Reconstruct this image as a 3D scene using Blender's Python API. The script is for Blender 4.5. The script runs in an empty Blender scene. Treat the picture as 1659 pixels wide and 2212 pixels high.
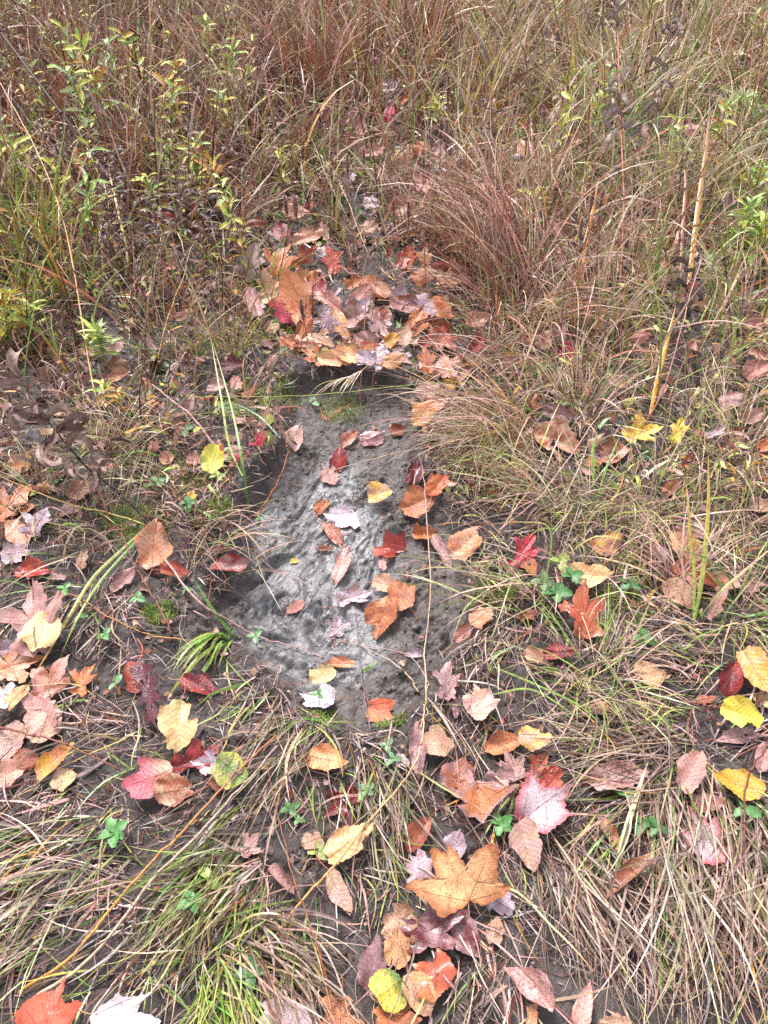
import bpy, math, random
import numpy as np
from math import radians, sin, cos, tan, pi
from mathutils import Vector, Matrix
random.seed(11); RNG = np.random.default_rng(7)
SC = bpy.context.scene
COL = SC.collection
# ------------------------------------------------------------------ camera, sky, sun, exposure
CAM_H = 1.2; PITCH = radians(45.5); FPX = 1722.0; CX, CY = 829.5, 1106.0
cam_data = bpy.data.cameras.new('camera'); cam = bpy.data.objects.new('camera', cam_data); COL.objects.link(cam)
cam.location = (0, 0, CAM_H); cam.rotation_euler = (pi/2 - PITCH, 0, 0)
cam_data.sensor_fit = 'VERTICAL'; cam_data.sensor_height = 36.0; cam_data.lens = 36.0*FPX/2212.0
cam_data.clip_start = 0.02; cam_data.clip_end = 500
SC.camera = cam
world = bpy.data.worlds.new('World'); SC.world = world; world.use_nodes = True
wn = world.node_tree; wn.nodes.clear()
sky = wn.nodes.new('ShaderNodeTexSky'); sky.sky_type = 'NISHITA'; sky.sun_disc = False
SUN_EL, SUN_AZ = radians(58), radians(-25)      # azimuth measured from +Y towards +X
sky.sun_elevation = SUN_EL; sky.sun_rotation = SUN_AZ; sky.dust_density = 4.0; sky.air_density = 1.0
hs = wn.nodes.new('ShaderNodeHueSaturation'); hs.inputs['Saturation'].default_value = 0.34
bgn = wn.nodes.new('ShaderNodeBackground'); bgn.inputs['Strength'].default_value = 0.10
wo = wn.nodes.new('ShaderNodeOutputWorld')
wn.links.new(sky.outputs[0], hs.inputs['Color']); wn.links.new(hs.outputs[0], bgn.inputs[0]); wn.links.new(bgn.outputs[0], wo.inputs[0])
sun_d = bpy.data.lights.new('sun', 'SUN'); sun_d.energy = 1.35; sun_d.angle = radians(20); sun_d.color = (1.0, 0.945, 0.95)
sun = bpy.data.objects.new('sun', sun_d); COL.objects.link(sun)
_sd = Vector((sin(SUN_AZ)*cos(SUN_EL), cos(SUN_AZ)*cos(SUN_EL), sin(SUN_EL)))
sun.rotation_euler = _sd.to_track_quat('Z', 'Y').to_euler(); sun.location = (0, 0, 5)
SC.view_settings.view_transform = 'Standard'; SC.view_settings.look = 'None'
SC.view_settings.gamma = 1.0; SC.view_settings.use_curve_mapping = False
SC.view_settings.exposure = 1.74
SC.render.engine = 'CYCLES'
SC.cycles.max_bounces = 6; SC.cycles.diffuse_bounces = 3; SC.cycles.glossy_bounces = 2; SC.cycles.transmission_bounces = 3
SC.cycles.use_denoising = False

# ------------------------------------------------------------------ places on the ground seen in the photograph
S, Co = sin(PITCH), cos(PITCH)
def ray(px, py):
    u = (np.asarray(px, float)-CX)/FPX; v = (np.asarray(py, float)-CY)/FPX
    return np.stack([u, Co - v*S, -S - v*Co], -1)           # forward + u*right - v*up
def flat(px, py, z=0.0):
    d = ray(px, py); t = (z-CAM_H)/d[..., 2]
    return np.stack([d[..., 0]*t, d[..., 1]*t], -1)
def proj(P):
    P = np.asarray(P, float); x = P[..., 0]; y = P[..., 1]; z = P[..., 2]-CAM_H
    zf = y*Co - z*S; yu = y*S + z*Co
    zf = np.where(zf < .05, .05, zf)
    return CX + FPX*x/zf, CY - FPX*yu/zf

# ------------------------------------------------------------------ noise
def _h(i, j, seed):
    n = (i.astype(np.int64)*374761393 + j.astype(np.int64)*668265263 + seed*1274126177) & 0xffffffff
    n = ((n ^ (n >> 13))*1274126177) & 0xffffffff
    return ((n ^ (n >> 16)) & 0xffff)/65535.0
def vnoise(x, y, seed=0):
    i = np.floor(x); j = np.floor(y); fx = x-i; fy = y-j
    fx = fx*fx*fx*(fx*(fx*6-15)+10); fy = fy*fy*fy*(fy*(fy*6-15)+10)
    i = i.astype(np.int64); j = j.astype(np.int64)
    a = _h(i, j, seed); b = _h(i+1, j, seed); c = _h(i, j+1, seed); d = _h(i+1, j+1, seed)
    return (a*(1-fx)+b*fx)*(1-fy) + (c*(1-fx)+d*fx)*fy
def fbm(x, y, scale, octv=4, seed=0, gain=.5):
    x = np.asarray(x, float)/scale; y = np.asarray(y, float)/scale; s = 0; a = 1; t = 0
    for k in range(octv):
        s = s + a*(vnoise(x*2**k+17.3*k, y*2**k-9.1*k, seed+k)-.5); t += a; a *= gain
    return s/t*2
def sstep(a, b, x):
    t = np.clip((x-a)/(b-a), 0, 1); return t*t*(3-2*t)
def sdpoly(x, y, poly):
    """signed distance, positive inside"""
    P = np.asarray(poly); n = len(P); d = np.full(x.shape, 1e9); ins = np.zeros(x.shape, bool)
    for i in range(n):
        a = P[i]; b = P[(i+1) % n]; e = b-a; wx = x-a[0]; wy = y-a[1]
        t = np.clip((wx*e[0]+wy*e[1])/(e@e), 0, 1)
        d = np.minimum(d, (wx-e[0]*t)**2+(wy-e[1]*t)**2)
        c = (a[1] > y) != (b[1] > y)
        with np.errstate(divide='ignore', invalid='ignore'):
            xi = (b[0]-a[0])*(y-a[1])/(b[1]-a[1]+1e-12)+a[0]
        ins ^= c & (x < xi)
    return np.where(ins, np.sqrt(d), -np.sqrt(d))
def sdline(x, y, pts):
    P = np.asarray(pts); d = np.full(x.shape, 1e9); side = np.zeros(x.shape); tt = np.zeros(x.shape)
    for i in range(len(P)-1):
        a = P[i]; b = P[i+1]; e = b-a; wx = x-a[0]; wy = y-a[1]
        t = np.clip((wx*e[0]+wy*e[1])/(e@e), 0, 1); q = (wx-e[0]*t)**2+(wy-e[1]*t)**2
        m = q < d; d = np.where(m, q, d); side = np.where(m, np.sign(e[0]*wy-e[1]*wx), side); tt = np.where(m, (i+t)/(len(P)-1), tt)
    return np.sqrt(d), side, tt

# ------------------------------------------------------------------ terrain height
MUD = [flat(*p) for p in [(600,850),(655,815),(760,800),(860,815),(905,900),(925,1000),(955,1080),(1010,1180),(1040,1290),(1020,1370),(960,1420),(950,1500),(880,1560),(760,1585),(660,1560),(600,1480),(500,1420),(440,1350),(450,1270),(520,1190),(520,1100),(560,1030),(610,950)]]
WET = [flat(*p) for p in [(700,960),(770,985),(815,1050),(845,1120),(875,1215),(865,1310),(835,1400),(790,1475),(700,1490),(600,1440),(520,1370),(500,1300),(530,1240),(515,1180),(545,1100),(610,1030)]]
_W0 = [flat(*p) for p in [(690,985),(760,1000),(800,1060),(830,1130),(850,1210),(830,1290),(800,1380),(760,1450),(680,1440),(590,1390),(545,1320),(560,1250),(530,1190),(560,1110),(620,1040)]]
SOIL = [[flat(*p) for p in q] for q in (
    [(1110,1880),(1210,1850),(1330,1960),(1360,2080),(1340,2260),(1080,2260),(1060,2050)],
    [(60,1790),(130,1740),(240,1770),(230,1830),(120,1860)],
    [(350,1800),(470,1770),(600,1800),(700,1830),(760,1940),(700,1990),(560,1880),(430,1870)],
    [(680,2010),(800,1900),(840,1960),(800,2080),(760,2260),(620,2260),(660,2120)],
    [(240,1540),(340,1500),(470,1500),(620,1560),(760,1600),(900,1600),(900,1680),(640,1680),(430,1620)],
    [(400,1250),(500,1200),(520,1500),(400,1430),(330,1330)])]
RIDGES = [  # polyline in the photograph, half width m, height m, one-sided step m
    ([(531,1213),(570,1190),(610,1172),(640,1160)], .012, .010, .016),
    ([(540,1350),(590,1380),(650,1410),(720,1434),(790,1430)], .010, .024, .0),
    ([(581,1242),(562,1275),(534,1307)], .012, -.022, .0),
    ([(680,1300),(678,1340),(672,1370)], .012, -.020, .0),
    ([(665,1275),(690,1290),(720,1310)], .013, .022, .0),
    ([(560,1230),(600,1170),(640,1120),(690,1060)], .006, .008, .0),
    ([(600,1200),(650,1140),(700,1100)], .0045, -.010, .0),
    ([(760,1180),(770,1240),(765,1290)], .010, .014, .0),
    ([(820,1040),(760,1060),(720,1050)], .016, .016, .0),
    ([(850,1120),(900,1150),(930,1230)], .014, .012, .0),
    ([(505,1262),(545,1225),(575,1200),(600,1178)], .007, -.018, .014), ([(540,1205),(575,1170),(600,1140)], .006, -.014, .0), ([(560,1290),(600,1320),(640,1330)], .008, .012, .0),
    ([(520,1320),(560,1345),(600,1350),(640,1345)], .008, -.015, .014), ([(600,1110),(640,1080),(665,1040)], .006, -.012, .008), ([(640,1200),(655,1240),(650,1290)], .008, .009, .0), ([(700,1385),(740,1400),(780,1395)], .007, -.008, .006),
    ([(790,1120),(800,1180),(795,1240),(780,1290)], .008, .012, .0), ([(720,1240),(735,1300),(725,1350)], .009, -.010, .0), ([(870,1200),(880,1260),(870,1330)], .012, .016, .0), ([(600,1440),(650,1465),(700,1500)], .010, .014, .0), ([(800,1480),(850,1450),(900,1440)], .010, .014, .0),
    ([(700,900),(690,960),(660,1000)], .016, -.012, .0),
    ([(740,880),(720,930)], .02, .014, .0)]
def height(x, y):
    x = np.asarray(x, float); y = np.asarray(y, float)
    h = .022*fbm(x, y, .9, 2, 3) + .010*fbm(x, y, .16, 3, 5)
    near = sstep(5.5, 3.5, y)*sstep(1.5, .8, np.abs(x))*sstep(-.1, .3, y)
    wx = x + .018*fbm(x, y, .07, 3, 31); wy = y + .018*fbm(x, y, .07, 3, 37)
    sd = sdpoly(wx, wy, MUD); sw = sdpoly(wx, wy, WET)
    m = sstep(-.010, .035, sd); w = sstep(-.02, .05, sw)
    h = h*(1-.6*m) - .034*m - .016*w
    # undercut bank round the head and the upper-side wall of the slide
    for pts, hw, hh in (([(640,800),(720,790),(800,795),(880,820)], .05, .035), ([(610,960),(560,1020),(515,1085),(505,1150)], .035, .03), ([(610,860),(600,920)], .04, .02)):
        d, s, t = sdline(wx, wy, [flat(*p) for p in pts]); h = h + hh*np.exp(-(d/hw)**2)
    d, s, t = sdline(wx, wy, [flat(*p) for p in [(560,1060),(530,1110),(520,1150)]]); h = h - .022*np.exp(-(d/.022)**2)
    # lumpy trodden soil
    pile = np.zeros_like(h)
    for qx, qy, qr in ((790,1035,50),(720,1050,25),(870,1110,40),(900,1240,45),(690,1285,28),(900,1010,40),(640,960,40),(930,1350,45),(900,1480,40),(500,1290,35),(470,1340,30)):
        q = flat(qx, qy); qs = np.linalg.norm(flat(qx+qr, qy)-q); pile = np.maximum(pile, sstep(1.25, .5, np.hypot(wx-q[0], (wy-q[1])*.8)/qs))
    rough = np.clip(m*(.28-.22*w+.75*pile) + (.38+.3*sstep(-.10, .0, sd))*(1-m), 0, 1)
    for q in SOIL: rough = np.maximum(rough, sstep(-.03, .03, sdpoly(wx, wy, q)))
    lump = np.abs(fbm(x, y, .035, 4, 11, .6)); lump2 = fbm(x, y, .011, 3, 13, .6)
    h = h + near*(rough*(.026*lump + .0075*lump2 + .012*fbm(x, y, .08, 2, 15)) + .003*(1-w)*fbm(x, y, .02, 2, 19))
    # smeared streaks along the slide
    a = radians(58); u = x*cos(a)+y*sin(a); v = -x*sin(a)+y*cos(a)
    st = fbm(u/5.0, v, .011, 3, 23, .6); g1 = 1-np.abs(fbm(u/3.5, v, .030, 3, 24, .55))*3.2; h = h - near*(.3+.7*w)*m*.0060*np.clip(g1, 0, 1)**3*1.3*sstep(-.2,.15,fbm(x, y, .08, 2, 44)) + near*(.35+.65*w)*m*(.0022*st + .009*fbm(u/2.0, v, .055, 3, 29)) + w*(.0006*lump2 + .007*fbm(x, y, .09, 2, 33))
    for pts, hw, hh, step in RIDGES:
        d, s, t = sdline(wx, wy, [flat(*p) for p in pts]); e = np.exp(-(d/hw)**2)*np.sin(np.clip(t, .08, .92)*pi)
        h = h + hh*e*(.8+.5*lump2)
        if step: h = h + step*.5*s*np.exp(-(d/(hw*2.5))**2)*np.sin(np.clip(t, .02, .98)*pi)
    # hoof ring pressed in the wet mud
    c = flat(604, 1272); r = np.sqrt((x-c[0])**2+((y-c[1])*.8)**2); ang = np.arctan2(y-c[1], x-c[0])
    h = h - .014*np.exp(-((r-.018)/.0040)**2)*sstep(-1.2, .3, -np.cos(ang-.2)+.2) + .004*np.exp(-(r/.009)**2)
    return h
def axis(lo, a, b, hi, st):
    mid = np.arange(a, b, st); up = [b]; s = st
    while up[-1] < hi: s *= 1.10; up.append(up[-1]+s)
    dn = [a]; s = st
    while dn[-1] > lo: s *= 1.10; dn.append(dn[-1]-s)
    return np.concatenate([np.array(dn[1:][::-1]), mid, np.array(up)])
def axis2(lo, a, c, d, b, hi, s1, s2):
    m = np.concatenate([np.arange(a, c, s2), np.arange(c, d, s1), np.arange(d, b, s2)]); A_ = axis(lo, m[0], m[-1]+1e-6, hi, s2); return np.concatenate([A_[A_ < m[0]-1e-9], m, A_[A_ > m[-1]+2e-6]])
GXA = axis2(-60, -.62, -.30, .20, .62, 60, .0027, .0048); GYA = axis2(-40, .42, .72, 1.62, 2.05, 140, .0027, .0050)
GX, GY = np.meshgrid(GXA, GYA)
GZ = height(GX, GY)
def gh(x, y):
    x = np.asarray(x, float); y = np.asarray(y, float)
    i = np.clip(np.searchsorted(GXA, x)-1, 0, len(GXA)-2); j = np.clip(np.searchsorted(GYA, y)-1, 0, len(GYA)-2)
    fx = np.clip((x-GXA[i])/(GXA[i+1]-GXA[i]), 0, 1); fy = np.clip((y-GYA[j])/(GYA[j+1]-GYA[j]), 0, 1)
    return (GZ[j, i]*(1-fx)+GZ[j, i+1]*fx)*(1-fy)+(GZ[j+1, i]*(1-fx)+GZ[j+1, i+1]*fx)*fy
def at(px, py, h=0.0):
    z = 0.0
    for _ in range(5):
        q = flat(px, py, z+h); z = float(gh(q[0], q[1]))
    return np.array([q[0], q[1], z+h])

# ------------------------------------------------------------------ mesh building
def new_mesh(name, V, loops, starts, totals, cols=None, smooth=True, extra=None, uv=None):
    me = bpy.data.meshes.new(name)
    V = np.asarray(V, np.float32); me.vertices.add(len(V)); me.vertices.foreach_set('co', V.ravel())
    loops = np.asarray(loops, np.int32).ravel(); me.loops.add(len(loops)); me.loops.foreach_set('vertex_index', loops)
    me.polygons.add(len(starts)); me.polygons.foreach_set('loop_start', np.asarray(starts, np.int32)); me.polygons.foreach_set('loop_total', np.asarray(totals, np.int32))
    if smooth: me.polygons.foreach_set('use_smooth', np.ones(len(starts), bool))
    for nm, c in ([('Col', cols)] if cols is not None else []) + list((extra or {}).items()):
        c = np.asarray(c, np.float32)
        if c.ndim == 1:
            at_ = me.attributes.new(nm, 'FLOAT', 'POINT'); at_.data.foreach_set('value', c)
        else:
            if c.shape[1] == 3: c = np.concatenate([c, np.ones((len(c), 1), np.float32)], 1)
            at_ = me.attributes.new(nm, 'FLOAT_COLOR', 'POINT'); at_.data.foreach_set('color', c.ravel())
    if uv is not None:
        l = me.uv_layers.new(name='UVMap'); l.data.foreach_set('uv', np.asarray(uv, np.float32)[loops].ravel())
    me.update(calc_edges=True)
    return me
def quads(name, V, Q, **k):
    Q = np.asarray(Q); return new_mesh(name, V, Q, np.arange(len(Q))*4, np.full(len(Q), 4), **k)
def tris(name, V, T, **k):
    T = np.asarray(T); return new_mesh(name, V, T, np.arange(len(T))*3, np.full(len(T), 3), **k)
def mixed(name, V, F, **k):
    lo = [i for f in F for i in f]; tot = [len(f) for f in F]; st = np.concatenate([[0], np.cumsum(tot)[:-1]])
    return new_mesh(name, V, lo, st, tot, **k)
def link(name, me, mat=None, parent=None, loc=None, rot=None, **props):
    o = bpy.data.objects.new(name, me); COL.objects.link(o)
    if mat is not None and me is not None and not me.materials: me.materials.append(mat)
    if parent is not None: o.parent = parent
    if loc is not None: o.location = loc
    if rot is not None: o.rotation_euler = rot
    for k, v in props.items(): o[k] = v
    return o
USED = {}
def tag(o, label, cat, group=None):
    label = ' '.join(label.split()); USED.setdefault(label, []).append(o)
    o['label'] = label; o['category'] = cat
    if group: o['group'] = group
    return o

# ------------------------------------------------------------------ materials
def mat_new(name):
    m = bpy.data.materials.new(name); m.use_nodes = True; nt = m.node_tree; nt.nodes.clear()
    return m, nt, (lambda t, **k: _nd(nt, t, **k))
def _nd(nt, t, **k):
    n = nt.nodes.new(t)
    for a, b in k.items():
        if a.startswith('i_'): n.inputs[a[2:].replace('_', ' ')].default_value = b
        else: setattr(n, a, b)
    return n
def ramp(nt, src, stops):
    r = nt.nodes.new('ShaderNodeValToRGB'); e = r.color_ramp.elements
    while len(e) < len(stops): e.new(.5)
    for q, (p, c) in zip(e, stops): q.position = p; q.color = (*c, 1) if len(c) == 3 else c
    nt.links.new(src, r.inputs[0]); return r
def mixc(nt, fac, a, b, mode='MIX'):
    n = nt.nodes.new('ShaderNodeMix'); n.data_type = 'RGBA'; n.blend_type = mode
    for s, v in ((0, fac), (6, a), (7, b)):
        if hasattr(v, 'links') or hasattr(v, 'is_linked'): nt.links.new(v, n.inputs[s])
        else: n.inputs[s].default_value = v if s == 0 else (*v, 1)
    return n.outputs[2]
def make_ground_mat():
    m, nt, N = mat_new('damp_soil_and_mud'); L = nt.links.new
    out = N('ShaderNodeOutputMaterial'); b = N('ShaderNodeBsdfPrincipled'); L(b.outputs[0], out.inputs[0])
    geo = N('ShaderNodeNewGeometry'); tc = geo.outputs['Position']
    wet = N('ShaderNodeAttribute', attribute_name='wet'); mos = N('ShaderNodeAttribute', attribute_name='moss'); mud = N('ShaderNodeAttribute', attribute_name='mud')
    n1 = N('ShaderNodeTexNoise', i_Scale=38.0, i_Detail=6.0, i_Roughness=.65); n2 = N('ShaderNodeTexNoise', i_Scale=420.0, i_Detail=4.0, i_Roughness=.7)
    n3 = N('ShaderNodeTexNoise', i_Scale=9.0, i_Detail=3.0)
    n4 = N('ShaderNodeTexNoise', i_Scale=110.0, i_Detail=5.0, i_Roughness=.65)
    mp = N('ShaderNodeMapping'); mp.inputs['Rotation'].default_value = (0, 0, radians(-58)); mp.inputs['Scale'].default_value = (.16, 1, .6)
    mp0 = N('ShaderNodeMapping'); L(tc, mp0.inputs[0]); mp0.inputs['Rotation'].default_value = (0, 0, radians(-58)); L(mp0.outputs[0], mp.inputs[0]); mp.inputs['Rotation'].default_value = (0, 0, 0)
    n5 = N('ShaderNodeTexNoise', i_Scale=120.0, i_Detail=4.0, i_Roughness=.6, i_Distortion=.6)
    L(mp.outputs[0], n5.inputs['Vector'])
    for n in (n1, n2, n3, n4): L(tc, n.inputs['Vector'])
    soil = ramp(nt, n1.outputs[0], [(.3, (.014, .010, .009)), (.5, (.040, .030, .027)), (.7, (.085, .068, .062))])
    mudc = ramp(nt, n1.outputs[0], [(.27, (.040, .031, .028)), (.5, (.088, .073, .068)), (.72, (.140, .120, .113))])
    wetc = ramp(nt, n1.outputs[0], [(.28, (.085, .080, .080)), (.5, (.138, .134, .138)), (.72, (.190, .188, .194))])
    c = mixc(nt, mud.outputs['Fac'], soil.outputs[0], mudc.outputs[0]); wf = nt.nodes.new('ShaderNodeMath'); wf.operation = 'MULTIPLY_ADD'; L(n4.outputs[0], wf.inputs[0]); wf.inputs[1].default_value = 1.6; L(wet.outputs['Fac'], wf.inputs[2])
    wf2 = nt.nodes.new('ShaderNodeMath'); wf2.operation = 'MULTIPLY_ADD'; L(n1.outputs[0], wf2.inputs[0]); wf2.inputs[1].default_value = 1.0; L(wf.outputs[0], wf2.inputs[2])
    wr = ramp(nt, wf2.outputs[0], [(.0, (0, 0, 0)), (1, (1, 1, 1))]); wm = N('ShaderNodeMapRange'); L(wf2.outputs[0], wm.inputs[0]); wm.inputs[1].default_value = 1.55; wm.inputs[2].default_value = 2.1
    c = mixc(nt, wm.outputs[0], c, wetc.outputs[0])
    sr = ramp(nt, n5.outputs[0], [(.34, (.35, .32, .31)), (.44, (1, 1, 1)), (.7, (1.15, 1.15, 1.15))]); c = mixc(nt, wm.outputs[0], c, mixc(nt, .8, c, sr.outputs[0], 'MULTIPLY'))
    gr = ramp(nt, n2.outputs[0], [(.3, (.55, .54, .53)), (.5, (1, 1, 1)), (.7, (1.4, 1.4, 1.38))]); c = mixc(nt, .75, c, gr.outputs[0], 'MULTIPLY')
    mc = ramp(nt, n2.outputs[0], [(.3, (.07, .085, .02)), (.7, (.22, .26, .06))]); c = mixc(nt, mos.outputs['Fac'], c, mc.outputs[0])
    L(c, b.inputs['Base Color'])
    rr = N('ShaderNodeMapRange'); L(n3.outputs[0], rr.inputs[0]); rr.inputs[1].default_value = .35; rr.inputs[2].default_value = .65; rr.inputs[3].default_value = .20; rr.inputs[4].default_value = .38
    r2 = nt.nodes.new('ShaderNodeMix'); L(wet.outputs['Fac'], r2.inputs[0]); r2.inputs[2].default_value = .62; L(rr.outputs[0], r2.inputs[3]); L(r2.outputs[0], b.inputs['Roughness'])
    inv = N('ShaderNodeMapRange'); L(mud.outputs['Fac'], inv.inputs[0]); inv.inputs[3].default_value = .85; inv.inputs[4].default_value = .15
    bp0 = N('ShaderNodeBump', i_Strength=.8, i_Distance=.010); L(inv.outputs[0], bp0.inputs['Strength']); L(n1.outputs[0], bp0.inputs['Height']); bp9 = N('ShaderNodeBump', i_Strength=.9, i_Distance=.0035); L(n4.outputs[0], bp9.inputs['Height']); L(inv.outputs[0], bp9.inputs['Strength']); L(bp0.outputs[0], bp9.inputs['Normal']); bp = N('ShaderNodeBump', i_Strength=.7, i_Distance=.003); L(n5.outputs[0], bp.inputs['Height']); L(bp9.outputs[0], bp.inputs['Normal'])
    bp2 = N('ShaderNodeBump', i_Strength=.35, i_Distance=.0010); L(n2.outputs[0], bp2.inputs['Height']); L(bp.outputs[0], bp2.inputs['Normal']); L(bp2.outputs[0], b.inputs['Normal'])
    return m
def make_plant_mat(name, rough=.5, trans=.18, streak=True, spots=.0, bumpy=.3):
    """Col attribute = the plant's own colour; fibre streaks and specks by noise"""
    m, nt, N = mat_new(name); L = nt.links.new
    out = N('ShaderNodeOutputMaterial'); b = N('ShaderNodeBsdfPrincipled', i_Roughness=rough)
    a = N('ShaderNodeAttribute', attribute_name='Col'); geo = N('ShaderNodeNewGeometry')
    n = N('ShaderNodeTexNoise', i_Scale=170.0, i_Detail=3.0); L(geo.outputs['Position'], n.inputs['Vector'])
    r = ramp(nt, n.outputs[0], [(.3, (.50, .46, .45)), (.52, (1, 1, 1)), (.75, (1.4, 1.4, 1.4))])
    c = mixc(nt, .8, a.outputs['Color'], r.outputs[0], 'MULTIPLY')
    if spots:
        n2 = N('ShaderNodeTexNoise', i_Scale=430.0, i_Detail=2.0); L(geo.outputs['Position'], n2.inputs['Vector'])
        r2 = ramp(nt, n2.outputs[0], [(.60, (0, 0, 0)), (.68, (1, 1, 1))]); f = nt.nodes.new('ShaderNodeMath'); f.operation = 'MULTIPLY'; L(r2.outputs[0], f.inputs[0]); f.inputs[1].default_value = spots
        c = mixc(nt, f.outputs[0], c, (.05, .025, .02))
    L(c, b.inputs['Base Color'])
    bp = N('ShaderNodeBump', i_Strength=bumpy, i_Distance=.001); L(n.outputs[0], bp.inputs['Height']); L(bp.outputs[0], b.inputs['Normal'])
    if trans:
        t = N('ShaderNodeBsdfTranslucent'); L(c, t.inputs[0]); mx = N('ShaderNodeMixShader', i_Fac=trans); L(b.outputs[0], mx.inputs[1]); L(t.outputs[0], mx.inputs[2]); L(mx.outputs[0], out.inputs[0])
    else: L(b.outputs[0], out.inputs[0])
    return m
def make_leaf_mat(name='fallen_leaf_blade', rough=.33, bmp=.55):
    m, nt, N = mat_new(name); L = nt.links.new
    out = N('ShaderNodeOutputMaterial'); b = N('ShaderNodeBsdfPrincipled', i_Roughness=rough)
    a = N('ShaderNodeAttribute', attribute_name='Col'); a2 = N('ShaderNodeAttribute', attribute_name='Col2'); sp = N('ShaderNodeAttribute', attribute_name='speck'); pin = N('ShaderNodeAttribute', attribute_name='pinnate')
    geo = N('ShaderNodeNewGeometry'); uv = N('ShaderNodeUVMap'); P = geo.outputs['Position']
    nb = N('ShaderNodeTexNoise', i_Scale=42.0, i_Detail=4.0, i_Roughness=.6); L(P, nb.inputs['Vector'])
    rb = ramp(nt, nb.outputs[0], [(.40, (0, 0, 0)), (.58, (1, 1, 1))]); c = mixc(nt, rb.outputs[0], a.outputs['Color'], a2.outputs['Color'])
    nf = N('ShaderNodeTexNoise', i_Scale=240.0, i_Detail=4.0, i_Roughness=.7); L(P, nf.inputs['Vector'])
    rf = ramp(nt, nf.outputs[0], [(.3, (.68, .63, .62)), (.5, (1, 1, 1)), (.75, (1.2, 1.2, 1.2))]); c = mixc(nt, .8, c, rf.outputs[0], 'MULTIPLY')
    # side veins from the leaf's own coordinates: v across, u along
    sx = N('ShaderNodeSeparateXYZ'); L(uv.outputs[0], sx.inputs[0])
    def M(op, x, y=None, z=None):
        q = nt.nodes.new('ShaderNodeMath'); q.operation = op
        for i, v in enumerate((x, y, z)):
            if v is None: continue
            if hasattr(v, 'is_linked'): L(v, q.inputs[i])
            else: q.inputs[i].default_value = v
        return q.outputs[0]
    av = M('ABSOLUTE', sx.outputs[1]); s = M('MULTIPLY', M('SUBTRACT', sx.outputs[0], M('MULTIPLY', av, .75)), 9.0)
    fr = M('ABSOLUTE', M('SUBTRACT', M('FRACT', s), .5)); ln = M('GREATER_THAN', fr, .44); ln = M('MULTIPLY', ln, pin.outputs['Fac'])
    c = mixc(nt, M('MULTIPLY', ln, .7), c, mixc(nt, 1.0, c, (.55, .45, .42), 'MULTIPLY'))
    vo = N('ShaderNodeTexVoronoi', i_Scale=24.0, feature='DISTANCE_TO_EDGE'); L(uv.outputs[0], vo.inputs['Vector'])
    # dark specks and brown bruises
    ns = N('ShaderNodeTexNoise', i_Scale=330.0, i_Detail=2.0); L(P, ns.inputs['Vector'])
    rs = ramp(nt, ns.outputs[0], [(.63, (0, 0, 0)), (.70, (1, 1, 1))]); c = mixc(nt, M('MULTIPLY', rs.outputs[0], sp.outputs['Fac']), c, (.07, .03, .02))
    nm = N('ShaderNodeTexNoise', i_Scale=75.0, i_Detail=5.0, i_Roughness=.7); L(P, nm.inputs['Vector'])
    rm = ramp(nt, nm.outputs[0], [(.50, (0, 0, 0)), (.66, (1, 1, 1))]); c = mixc(nt, M('MULTIPLY', M('MULTIPLY', rm.outputs[0], sp.outputs['Fac']), .6), c, mixc(nt, 1.0, c, (.45, .30, .26), 'MULTIPLY'))
    # duller, paler underside
    under = mixc(nt, .55, c, (.46, .33, .30)); c = mixc(nt, geo.outputs['Backfacing'], c, under)
    L(c, b.inputs['Base Color'])
    hb = M('ADD', M('MULTIPLY', vo.outputs[0], 1.2), M('MULTIPLY', ln, -.35)); hb = M('ADD', hb, M('MULTIPLY', nf.outputs[0], .5))
    bp = N('ShaderNodeBump', i_Strength=bmp, i_Distance=.0016); L(hb, bp.inputs['Height']); L(bp.outputs[0], b.inputs['Normal'])
    t = N('ShaderNodeBsdfTranslucent'); L(c, t.inputs[0]); mx = N('ShaderNodeMixShader', i_Fac=.14); L(b.outputs[0], mx.inputs[1]); L(t.outputs[0], mx.inputs[2]); L(mx.outputs[0], out.inputs[0])
    return m
M_GROUND = make_ground_mat(); M_GRASS = make_plant_mat('grass_blades', .34, .13); M_STEM = make_plant_mat('plant_stems', .55, 0, spots=.2)
M_HERB = make_plant_mat('herb_leaves', .45, .2, spots=.35); M_DEAD = make_plant_mat('curled_dead_leaves', .6, .08, spots=.25, bumpy=.6)
M_LEAF = make_leaf_mat(); M_WETLEAF = make_leaf_mat('soaked_leaf_blade', .24, .14); M_SOILBIT = make_plant_mat('soil_lumps', .7, 0, bumpy=.8); M_MOSS = make_plant_mat('moss_shoots', .6, .15)
_m, _nt, _N = mat_new('water_drop'); _g = _N('ShaderNodeBsdfGlass', i_IOR=1.33, i_Roughness=.0); _o = _N('ShaderNodeOutputMaterial'); _nt.links.new(_g.outputs[0], _o.inputs[0]); M_DROP = _m

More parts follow.
